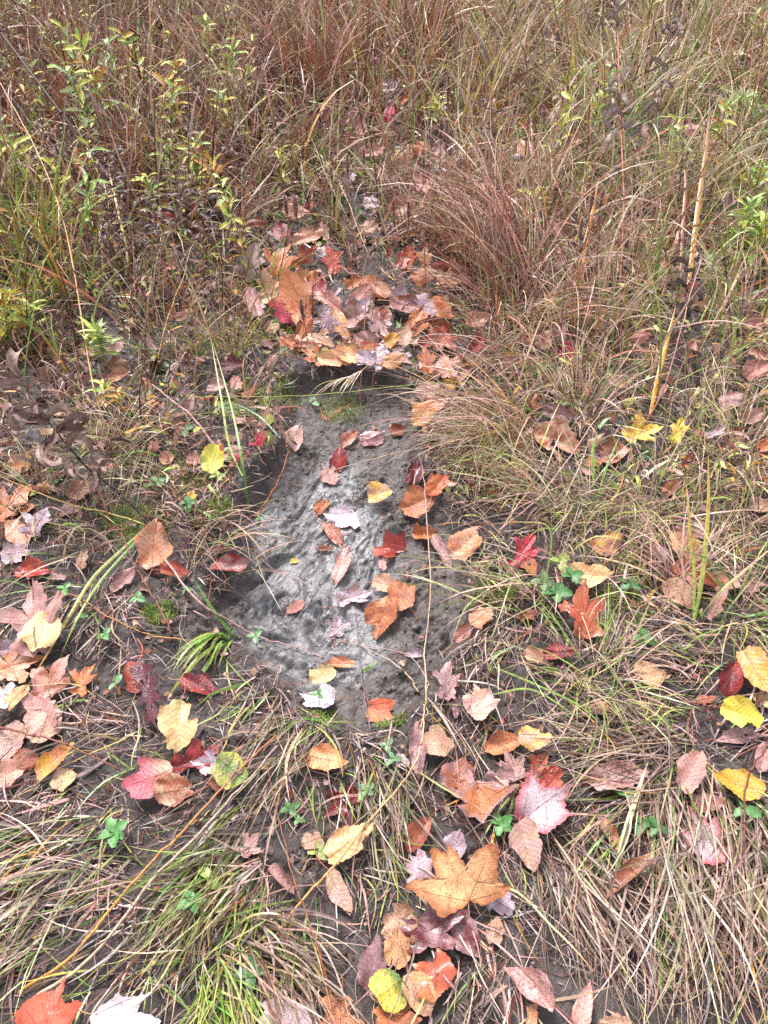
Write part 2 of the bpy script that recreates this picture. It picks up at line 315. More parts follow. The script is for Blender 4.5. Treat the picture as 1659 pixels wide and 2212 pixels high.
# ------------------------------------------------------------------ the ground
MOSS = [(520,870,60),(560,700,60),(610,850,35),(740,860,45),(600,720,40),(400,1040,50),(350,1340,30),(1060,1290,40),(300,1150,60),(470,1130,35),(1330,1330,60),(840,1560,30),(690,1540,30)]
def ground():
    ny, nx = GX.shape; V = np.stack([GX, GY, GZ], -1).reshape(-1, 3)
    idx = np.arange(nx*ny).reshape(ny, nx); Q = np.stack([idx[:-1, :-1], idx[:-1, 1:], idx[1:, 1:], idx[1:, :-1]], -1).reshape(-1, 4)
    wx = GX + .018*fbm(GX, GY, .07, 3, 31); wy = GY + .018*fbm(GX, GY, .07, 3, 37)
    n = fbm(GX, GY, .05, 3, 71)
    wet = sstep(-.025, .05, sdpoly(wx, wy, WET)+.02*n); mud = sstep(-.03, .04, sdpoly(wx, wy, MUD)+.02*n)*.8
    for q in SOIL: mud = np.maximum(mud, .35*sstep(-.02, .04, sdpoly(wx, wy, q)+.02*n))
    moss = np.zeros_like(GX)
    for px, py, r in MOSS:
        c = flat(px, py); sc = np.linalg.norm(flat(px+r, py)-c); d = np.hypot(GX-c[0], (GY-c[1])*.7)
        moss = np.maximum(moss, sstep(sc*1.15, sc*.4, d+.3*sc*n)*.55)
    
    me = quads('ground', V, Q, extra={'wet': wet.ravel(), 'mud': mud.ravel(), 'moss': (moss*(1-wet)).ravel()})
    return link('ground', me, M_GROUND, kind='structure')
ground()
# ------------------------------------------------------------------ fallen leaves
PAL = dict(peach=(.70,.37,.25), ltorange=(.76,.42,.20), orange=(.62,.23,.095), rust=(.36,.12,.06), redor=(.50,.095,.05), red=(.34,.04,.035), maroon=(.13,.022,.027),
    crimson=(.50,.03,.07), coral=(.66,.15,.09), pinkred=(.70,.16,.20), dusty=(.56,.34,.31), mauve=(.35,.20,.21), lav=(.52,.42,.50), palepink=(.66,.52,.55), white=(.66,.63,.64),
    tan=(.58,.37,.25), brown=(.32,.15,.08), golden=(.66,.36,.05), yellow=(.82,.64,.09), paleyel=(.74,.56,.27), yelgreen=(.50,.52,.12), green=(.14,.24,.05), salmon=(.62,.31,.25), darkbrown=(.10,.05,.04), purple=(.12,.05,.07), olive=(.42,.34,.12))
WORDS = dict(peach='peach', ltorange='pale orange', orange='orange', rust='rust brown', redor='red-orange', red='deep red', maroon='dark maroon', crimson='crimson', coral='coral red', pinkred='pinkish red', dusty='dusty pink',
    mauve='mauve', lav='lavender', palepink='pale pink', white='whitish', tan='tan', brown='brown', golden='golden', yellow='yellow', paleyel='pale yellow', yelgreen='yellow-green', green='green', salmon='salmon', darkbrown='dark brown', purple='purple', olive='olive')
MAPLE = [(0,-.02),(.13,-.06),(.27,-.05),(.43,.03),(.37,.12),(.33,.20),(.25,.25),(.38,.33),(.44,.42),(.55,.47),(.64,.60),(.51,.60),(.46,.67),(.36,.63),(.20,.56),(.25,.68),(.20,.76),(.15,.87),(.06,.94),(0,1.06)]
OVATE = [(0,0),(.2,.02),(.36,.12),(.46,.28),(.49,.42),(.45,.58),(.35,.74),(.20,.88),(.07,.96),(0,1.03)]
ROUND = [(0,0),(.25,.0),(.42,.13),(.5,.34),(.5,.56),(.42,.78),(.25,.94),(.1,.99),(0,1.0)]
LANCE = [(0,0),(.18,.06),(.36,.2),(.48,.38),(.5,.52),(.42,.68),(.27,.83),(.12,.94),(0,1.03)]
TORN = [(0,0),(.3,.05),(.5,.2),(.36,.33),(.48,.5),(.5,.66),(.28,.7),(.33,.86),(.1,.93),(0,.98)]
LOBED = [(0,0),(.10,.05),(.45,.10),(.42,.18),(.12,.22),(.5,.34),(.44,.44),(.13,.42),(.48,.58),(.38,.66),(.12,.62),(.32,.80),(.2,.86),(.07,.84),(0,1.04)]
HALF = dict(maple=MAPLE, ovate=OVATE, round=ROUND, lance=LANCE, torn=TORN, lobed=LOBED)
def outline_generic(kind, rng):
    h = np.array(HALF[kind], float); r = h.copy(); l = h[1:-1][::-1].copy()
    r[:, 0] *= 1+rng.normal(0, .07); l[:, 0] *= -(1+rng.normal(0, .07)); j = .030 if kind != 'maple' else .028
    P = np.concatenate([r, l]); P[:, 0] *= 1/1.0; P += rng.normal(0, j, P.shape)
    if kind == 'maple': P[:, 0] /= 1.28*.98
    P[:, 0] += rng.normal(0, .35)*(P[:, 1]-.5)**2 + .05*np.sin(P[:, 1]*rng.uniform(4, 9)+rng.uniform(0, 6))
    if rng.random() < .4: i0 = rng.integers(2, len(P)-2); c_ = P.mean(0); P[i0] = P[i0]+(c_-P[i0])*rng.uniform(.2, .5)
    return P
def densify(P, step, amp, rng, saw=True):
    out = []; n = len(P); area = 0
    for i in range(n): area += P[i][0]*P[(i+1) % n][1]-P[(i+1) % n][0]*P[i][1]
    sg = 1 if area > 0 else -1
    for i in range(n):
        a = P[i]; b = P[(i+1) % n]; d = np.linalg.norm(b-a); k = max(1, int(round(d/step))); nn = np.array([b[1]-a[1], a[0]-b[0]])/(d+1e-9)*sg
        for q in range(k):
            t = q/k; p = a+(b-a)*t
            if q: p = p + nn*amp*((1 if q % 2 else -.7)*(1 if saw else 0)+rng.normal(0, .5))
            out.append(p)
    return np.array(out)
def tube(pts, r0, r1, n=5, col=None, name='stalk'):
    pts = np.asarray(pts, float); m = len(pts); T = np.gradient(pts, axis=0); T /= np.linalg.norm(T, axis=1)[:, None]+1e-12
    ref = np.array([0.12, .2, 1.0]); A = np.cross(T, ref); A /= np.linalg.norm(A, axis=1)[:, None]+1e-12; B = np.cross(T, A)
    th = np.arange(n)/n*2*pi; rad = (np.linspace(r0, r1, m) if np.isscalar(r0) else np.asarray(r0))[:, None, None]
    V = pts[:, None]+rad*(A[:, None]*np.cos(th)[None, :, None]+B[:, None]*np.sin(th)[None, :, None])
    I = np.arange(m*n).reshape(m, n); J = np.roll(I, -1, 1); Q = np.stack([I[:-1], J[:-1], J[1:], I[1:]], -1).reshape(-1, 4)
    F = [tuple(q) for q in Q] + [tuple(I[0][::-1]), tuple(I[-1])]
    c = np.asarray(col); c = np.tile(c, (m*n, 1)) if c.ndim == 1 else np.repeat(c, n, 0)
    return V.reshape(-1, 3), F, c
def tube_mesh(name, *a, **k):
    V, F, c = tube(*a, **k); return mixed(name, V, F, cols=c)
def catmull(P, k=6):
    P = np.asarray(P, float); Q = np.vstack([2*P[0]-P[1], P, 2*P[-1]-P[-2]]); out = []
    for i in range(1, len(Q)-2):
        for t in np.arange(k)/k:
            out.append(.5*((2*Q[i])+(-Q[i-1]+Q[i+1])*t+(2*Q[i-1]-5*Q[i]+4*Q[i+1]-Q[i+2])*t*t+(-Q[i-1]+3*Q[i]-3*Q[i+1]+Q[i+2])*t**3))
    out.append(P[-1]); return np.array(out)
CAMP = np.array([0, 0, CAM_H])
FOOT = []            # what each leaf covers, for parting the grass
LEAVES = []
def fallen_leaf(kind, x, y, L=60, W=40, ang=90, col='tan', col2=None, tilt=.35, cup=.12, roll=0, lift=None, wet=False, speck=.5, label=None, poly=None, base=None, drops=0, stalk=True, gradient=None, seed=0, twist=0, stalk_to=None):
    rng = np.random.default_rng(seed*977+int(x)*31+int(y)); c0 = at(x, y, 0)
    n = np.array([0, 0, 1.0])*(1-tilt)+tilt*(CAMP-c0)/np.linalg.norm(CAMP-c0); n += rng.normal(0, .09, 3); n /= np.linalg.norm(n)
    def hit(px, py):
        d = ray(px, py); t = ((c0-CAMP)@n)/(d@n); return CAMP+d*t
    if poly is None:
        a = radians(ang); dx, dy = cos(a)*L/2, -sin(a)*L/2; p, q = hit(x-dx, y-dy), hit(x+dx, y+dy); U = q-p; wl = np.linalg.norm(U); U /= wl; Vv = np.cross(n, U)
        ex, ey = -sin(a)*W/2, -cos(a)*W/2; ww = abs((hit(x+ex, y+ey)-hit(x-ex, y-ey))@Vv)*(1/max(.25, cos(roll*.55)) if roll else 1)
        O = outline_generic(kind, rng); O = np.stack([(O[:, 1]-.5)*wl, -O[:, 0]*ww], 1); base2 = np.array([-.48*wl, 0.])
        if kind == 'maple': base2 = np.array([-.47*wl, 0.])
    else:
        w3 = np.array([hit(*p)-c0 for p in poly]); b3 = hit(*base)-c0; cen = w3.mean(0); U = cen-b3; U /= np.linalg.norm(U); Vv = np.cross(n, U)
        O = np.stack([w3@U, w3@Vv], 1); base2 = np.array([b3@U, b3@Vv]); wl = np.ptp(O[:, 0]); ww = np.ptp(O[:, 1])
    serr = .012*wl if kind in ('ovate', 'maple', 'round') else .006*wl
    O = densify(O, max(.0028, wl*.05), serr*.8, rng)
    cen = O.mean(0) if poly is not None or kind != 'maple' else np.array([-.12*wl, 0]); K = len(O)
    fr = np.array([.22, .45, .68, .87, 1.0]); UVs = np.concatenate([[cen]]+[cen+(O-cen)*f for f in fr])
    q1, q2, q3 = rng.uniform(0, 6.28, 3); hook = rng.normal(.06, .16); fold = rng.uniform(.03, .26)*(1 if rng.random() < .75 else -.7)
    def surf(uv, off=0.0):
        u, v = uv[..., 0], uv[..., 1]; un = u/wl; vn = v/(ww/2+1e-9); rr = np.hypot(un*2, vn)
        w = ww*(cup*.5*vn**2 + fold*np.abs(vn)) + wl*hook*(un+.5)**2*.6 + wl*.042*np.sin(un*7+q1+vn*1.5)*rr + wl*.030*np.sin(vn*6+q2+un*4)*rr + wl*.018*np.sin(un*17+vn*9+q3)*rr**2 + off
        if roll:
            R = (ww/2)/roll; a_ = v/R+twist*un; v = (R-w*.3)*np.sin(a_); w = R*(1-np.cos(a_))+w*.4
        return c0+u[..., None]*U+v[..., None]*Vv+w[..., None]*n
    Pw = surf(UVs); g = gh(Pw[:, 0], Pw[:, 1]); clr = (Pw[:, 2]-g).min()
    if lift is None: lift = .002 if float(sstep(-.02, .02, sdpoly(np.array([c0[0]]), np.array([c0[1]]), MUD))[0]) > .5 else .006
    want = lift-clr; want = min(want, .02+lift)        # a leaf may sink a corner into soft ground cover
    up = np.array([0, 0, want]); up2 = (CAMP-c0)/np.linalg.norm(CAMP-c0); up = up2*(want/up2[2])     # lifted without leaving its line of sight
    Pw = Pw+up; d = gh(Pw[:, 0], Pw[:, 1])+.0015-Pw[:, 2]; Pw[:, 2] += np.where(d > 0, d, 0)*1.0
    o3 = Pw[0].copy(); V = Pw-o3; F = [(0, 1+i, 1+(i+1) % K) for i in range(K)]
    for r in range(len(fr)-1):
        a0 = 1+r*K; a1 = a0+K; F += [(a0+i, a1+i, a1+(i+1) % K, a0+(i+1) % K) for i in range(K)]
    # face orientation towards the sky
    f = F[0]; nn = np.cross(V[f[1]]-V[f[0]], V[f[2]]-V[f[0]])
    if nn@n < 0: F = [q[::-1] for q in F]
    C = np.array(PAL[col])*rng.uniform(.9, 1.08); C2 = np.array(PAL[col2]) if col2 else C*np.array([.72, .60, .58])
    cols = np.tile(C, (len(V), 1)); uvn = np.stack([UVs[:, 0]/wl+.5, UVs[:, 1]/wl], 1)
    edge = np.concatenate([[0], np.repeat(fr, K)])
    if gradient:       # (colour, mode)
        G = np.array(PAL[gradient[0]]); md = gradient[1]
        t = {'edge': sstep(.62, 1.0, edge), 'tip': sstep(.35, .9, uvn[:, 0]), 'base': sstep(.55, .1, uvn[:, 0]), 'side': sstep(-.1, .28, uvn[:, 1]), 'side2': sstep(.1, -.28, uvn[:, 1]), 'mid': sstep(.35, .02, np.abs(uvn[:, 1]))*.9}[md]
        cols = cols*(1-t[:, None])+G*t[:, None]
    cols = cols*(1-.18*sstep(.8, 1, edge))[:, None]
    me = mixed(kind+'_leaf', V, F, cols=cols, uv=uvn, extra={'Col2': np.tile(C2, (len(V), 1)) if not gradient else cols*.75, 'speck': np.full(len(V), speck), 'pinnate': np.full(len(V), 0.0 if kind in ('maple', 'lobed') else 1.0)})
    nm = {'maple': 'maple_leaf', 'ovate': 'birch_leaf', 'round': 'aspen_leaf', 'lance': 'cherry_leaf', 'torn': 'torn_leaf', 'lobed': 'withered_leaf'}[kind]
    ob = link(nm, me, M_WETLEAF if wet else M_LEAF, loc=o3)
    big = max(L, W) if poly is None else 110
    def onto(uv, off): return surf(uv, off)+up-o3
    # veins
    if big >= 34:
        lines = []
        if kind in ('maple',):
            if poly is None: tips = [np.array([.5*wl, 0]), np.array([.08*wl, .44*ww]), np.array([.08*wl, -.44*ww]), np.array([-.42*wl, .26*ww]), np.array([-.42*wl, -.26*ww])]
            else:
                rd = np.linalg.norm(O-base2, axis=1); tips = []
                for i in np.argsort(-rd):
                    if rd[i] > .35*wl and all(abs(math.atan2(*(O[i]-base2)[::-1])-math.atan2(*(t-base2)[::-1])) > .38 for t in tips): tips.append(O[i])
                    if len(tips) == 5: break
            for t in tips: lines.append(base2+(t-base2)*np.linspace(0, .93, 9)[:, None]+np.stack([np.zeros(9), .012*wl*np.sin(np.linspace(0, 3.1, 9))], 1))
        else: lines.append(np.stack([np.linspace(base2[0], .46*wl if poly is None else O[:, 0].max()*.95, 12), base2[1]*np.linspace(1, 0, 12)], 1))
        VV = []; FF = []; k = 0
        for ln in lines:
            p = onto(ln, .0004); v_, f_, _ = tube(p, max(.00035, .0045*wl), .0002, 3, (1, 1, 1)); VV.append(v_); FF += [tuple(i+k for i in q) for q in f_]; k += len(v_)
        VV = np.concatenate(VV); vc = C*np.array([.55, .42, .40]) if sum(C) > .35 else C*1.5
        link('veins' if len(lines) > 1 else 'midrib', mixed('veins', VV, FF, cols=np.tile(vc, (len(VV), 1))), M_STEM, ob)
    if stalk and big >= 30:
        b = onto(base2[None], 0)[0]; dirn = -U*wl*rng.uniform(.3, .6)
        if stalk_to is not None: e = at(*stalk_to, .004)-o3; dirn = e-b
        s = np.cross(dirn, n)*rng.normal(0, .18); pts = [b+(onto(base2[None]+np.array([[.03*wl, 0]]), 0)[0]-b), b, b+dirn*.5+s, b+dirn+s*.6]
        pts = catmull(pts, 4); Wz = pts+o3; d = gh(Wz[:, 0], Wz[:, 1])+.0012-Wz[:, 2]; pts[:, 2] += np.where(d > 0, d, 0); pts[3:, 2] -= np.minimum(.012, np.maximum(0, -d[3:]-.004))*np.linspace(0, 1, len(pts)-3)
        sc_ = np.array([.45, .12, .08]) if rng.random() < .5 else np.array([.52, .34, .17]); link('stalk', tube_mesh('stalk', pts, max(.0006, wl*.008), max(.0007, wl*.010), 4, sc_), M_STEM, ob)
    if drops:
        VV = []; FF = []; k = 0
        for _ in range(drops):
            t = rng.random()**.5*.9; i = rng.integers(K); p = onto((cen+(O[i]-cen)*t)[None], 0)[0]; r = rng.uniform(.0006, .0020)
            lat = [(np.array([cos(a_)*cos(e_)*r, sin(a_)*cos(e_)*r, sin(e_)*r*.7])) for e_ in (0, .5, 1.0) for a_ in np.arange(6)/6*2*pi]+[np.array([0, 0, r*.7])]
            VV += [p+q for q in lat]; FF += [(k+a_+6*e_, k+(a_+1) % 6+6*e_, k+(a_+1) % 6+6*e_+6, k+a_+6*e_+6) for e_ in (0, 1) for a_ in range(6)]+[(k+12+a_, k+12+(a_+1) % 6, k+18) for a_ in range(6)]; k += 19
        link('water_drops', mixed('water_drops', np.array(VV), FF), M_DROP, ob, kind='stuff')
    FOOT.append((Pw[np.r_[0, 1+2*K:len(Pw)]], y)); LEAVES.append(dict(o=ob, kind=kind, x=x, y=y, L=big, col=col, label=label, roll=roll, wet=wet, speck=speck, drops=drops, L_=L, W_=W))
    return ob
A = lambda P: [(.3581*a, 1566+.3581*b) for a, b in P]
B = lambda P: [(540+.3581*a, 1566+.3581*b) for a, b in P]
Cc = lambda P: [(1065+.3581*a, 1566+.3581*b) for a, b in P]
E = lambda P: [(486+.3581*a, 1026+.3581*b) for a, b in P]
Hh = lambda P: [(486+.3581*a, 486+.3581*b) for a, b in P]
R2 = lambda P: [(405+.293*a, 999+.293*b) for a, b in P]
def hero(kind, F, pts, base, stalk_to=None, **k):
    P = F(pts); c = np.mean(P, 0); fallen_leaf(kind, c[0], c[1], poly=P, base=F([base])[0], stalk_to=F([stalk_to])[0] if stalk_to else None, stalk=stalk_to is not None, **k)
HEROES = [
 ('maple', B, [(945,1000),(985,960),(1130,930),(1085,780),(1110,750),(1190,790),(1195,730),(1240,780),(1310,880),(1350,790),(1400,760),(1450,755),(1480,800),(1475,900),(1490,960),(1560,990),(1530,1030),(1470,1060),(1410,1090),(1350,1075),(1320,1060),(1290,1100),(1200,1150),(1150,1170),(1130,1160),(1120,1130),(1070,1080),(1010,1050),(1000,1020),(960,1015)], (1315,1062), (1505,1365), dict(col='ltorange', col2='orange', gradient=('orange','edge'), lift=.022, speck=.9, cup=.05, label='largest leaf, a speckled orange-yellow maple leaf lying on top of the bottom leaf heap')),
 ('maple', Cc, [(180,575),(130,545),(125,470),(165,400),(225,270),(250,330),(285,360),(290,385),(380,360),(400,375),(480,350),(465,400),(430,450),(445,480),(430,500),(475,545),(430,570),(400,600),(340,640),(315,665),(260,650),(220,620)], (180,572), (60,635), dict(col='palepink', col2='white', gradient=('pinkred','edge'), lift=.02, drops=60, speck=.12, cup=.05, label='pale pink maple leaf beaded with raindrops, its lobes edged in red')),
 ('maple', Cc, [(1160,530),(1210,560),(1240,600),(1265,575),(1290,610),(1325,570),(1345,600),(1370,650),(1360,670),(1385,705),(1395,760),(1385,840),(1340,850),(1310,870),(1260,860),(1235,870),(1240,830),(1190,770),(1165,720),(1155,660),(1190,640),(1195,590)], (1385,706), (1490,590), dict(col='palepink', col2='white', gradient=('pinkred','edge'), lift=.02, speck=.35, drops=12, label='ragged white maple leaf with pink rim lying on long flattened grass')),
 ('round', B, [(770,1480),(830,1465),(890,1500),(910,1530),(950,1580),(955,1640),(930,1700),(870,1740),(810,1720),(770,1650),(740,1610),(720,1580),(725,1530)], (905,1538), (1010,1500), dict(col='yellow', col2='yellow', lift=.022, drops=45, speck=.25, gradient=('green','base'), label='bright yellow aspen leaf with one green corner and raindrops on it')),
 ('maple', B, [(985,1440),(1040,1425),(1110,1430),(1125,1345),(1165,1375),(1200,1400),(1215,1440),(1250,1490),(1215,1540),(1235,1570),(1180,1590),(1130,1650),(1110,1665),(1060,1650),(1000,1630),(1045,1570),(1030,1520)], (1135,1500), None, dict(col='coral', col2='redor', lift=.016, speck=.4, wet=True, gradient=('orange','tip'), label='coral red maple leaf with upturned edges beside the bright yellow leaf')),
 ('ovate', A, [(740,375),(760,330),(800,310),(850,280),(830,205),(900,200),(960,210),(1010,220),(1040,260),(1035,310),(1010,370),(960,420),(900,450),(850,455),(800,450),(790,410)], (1040,270), None, dict(col='pinkred', col2='coral', lift=.018, speck=.3, cup=.2, gradient=('peach','base'), label='large pinkish red heart-shaped leaf with a small dark hole')),
 ('maple', R2, [(1005,400),(1050,390),(1060,350),(1110,355),(1130,320),(1170,325),(1215,350),(1235,375),(1260,420),(1280,500),(1240,525),(1215,470),(1190,490),(1120,500),(1090,480),(1095,450),(1040,440)], (1215,360), (1240,240), dict(col='lav', col2='palepink', speck=.5, cup=.1, label='pale lavender maple leaf lying on the wet grey mud')),
 ('maple', Hh, [(265,470),(300,455),(330,430),(325,380),(340,300),(370,285),(440,310),(510,390),(500,450),(510,520),(480,550),(440,610),(390,590),(330,590),(300,540),(310,510),(270,490)], (490,490), (570,520), dict(col='orange', col2='ltorange', tilt=.6, lift=.03, speck=.4, gradient=('crimson','side'), label='big flame-coloured maple leaf, orange above and crimson below, over the mud bank')),
 ('maple', R2, [(1360,640),(1440,620),(1445,580),(1470,525),(1530,560),(1600,540),(1615,630),(1590,660),(1540,670),(1520,720),(1470,740),(1440,700),(1390,720)], (1590,650), (1510,470), dict(col='red', col2='redor', wet=True, speck=.3, cup=.45, gradient=('redor','tip'), label='glossy deep red maple leaf curling up on the mud')),
 ('maple', B, [(1240,450),(1290,390),(1330,360),(1370,340),(1440,360),(1480,400),(1590,400),(1530,450),(1470,500),(1400,600),(1350,560),(1310,570),(1230,520),(1290,490)], (1360,350), None, dict(col='orange', col2='rust', gradient=('dusty','edge'), lift=.018, cup=.25, label='orange-brown maple leaf with pale upturned pink margins')),
 ('maple', E, [(1435,1340),(1500,1330),(1500,1255),(1540,1300),(1600,1285),(1610,1350),(1659,1360),(1625,1410),(1600,1430),(1560,1490),(1510,1480),(1470,1440),(1440,1390)], (1480,1450), None, dict(col='peach', col2='dusty', drops=16, speck=.15, lift=.015, label='peach maple leaf beaded with water just beyond the lower mud edge')),
 ('maple', A, [(120,1770),(170,1690),(250,1620),(330,1600),(395,1520),(385,1590),(370,1650),(400,1690),(470,1680),(520,1710),(470,1760),(440,1810),(400,1900),(300,1920),(180,1900),(130,1830)], (320,1910), None, dict(col='redor', col2='coral', lift=.018, speck=.3, cup=.2, label='bright red-orange maple leaf in the bottom corner of the photo')),
 ('maple', A, [(550,1760),(600,1700),(690,1660),(710,1640),(790,1660),(920,1625),(850,1680),(830,1740),(900,1750),(970,1790),(940,1830),(880,1900),(700,1930),(600,1900),(550,1830)], (570,1745), (445,1610), dict(col='palepink', col2='white', lift=.02, drops=8, speck=.1, label='white maple leaf with red stalk beside the bright red-orange one')),
 ('maple', B, [(65,1790),(100,1720),(60,1700),(120,1670),(180,1640),(230,1650),(290,1690),(340,1730),(370,1790),(370,1850),(300,1900),(120,1900),(70,1840)], (220,1910), None, dict(col='palepink', col2='palepink', lift=.02, speck=.12, label='very pale pink maple leaf on the bottom edge with reddish veins')),
 ('maple', E, [(443,1298),(490,1305),(560,1300),(575,1255),(620,1275),(665,1300),(660,1350),(650,1390),(600,1410),(560,1395),(490,1390),(470,1370),(490,1350)], (665,1340), (725,1345), dict(col='white', col2='lav', speck=.2, lift=.006, label='white and lavender maple leaf at the lower end of the mud')),
 ('maple', E, [(850,1430),(870,1400),(880,1360),(950,1348),(1030,1375),(1010,1410),(990,1430),(1030,1485),(950,1490),(880,1500),(855,1470)], (870,1390), (815,1330), dict(col='coral', col2='orange', speck=.15, lift=.01, label='small bright orange-red maple leaf at the foot of the mud')),
]
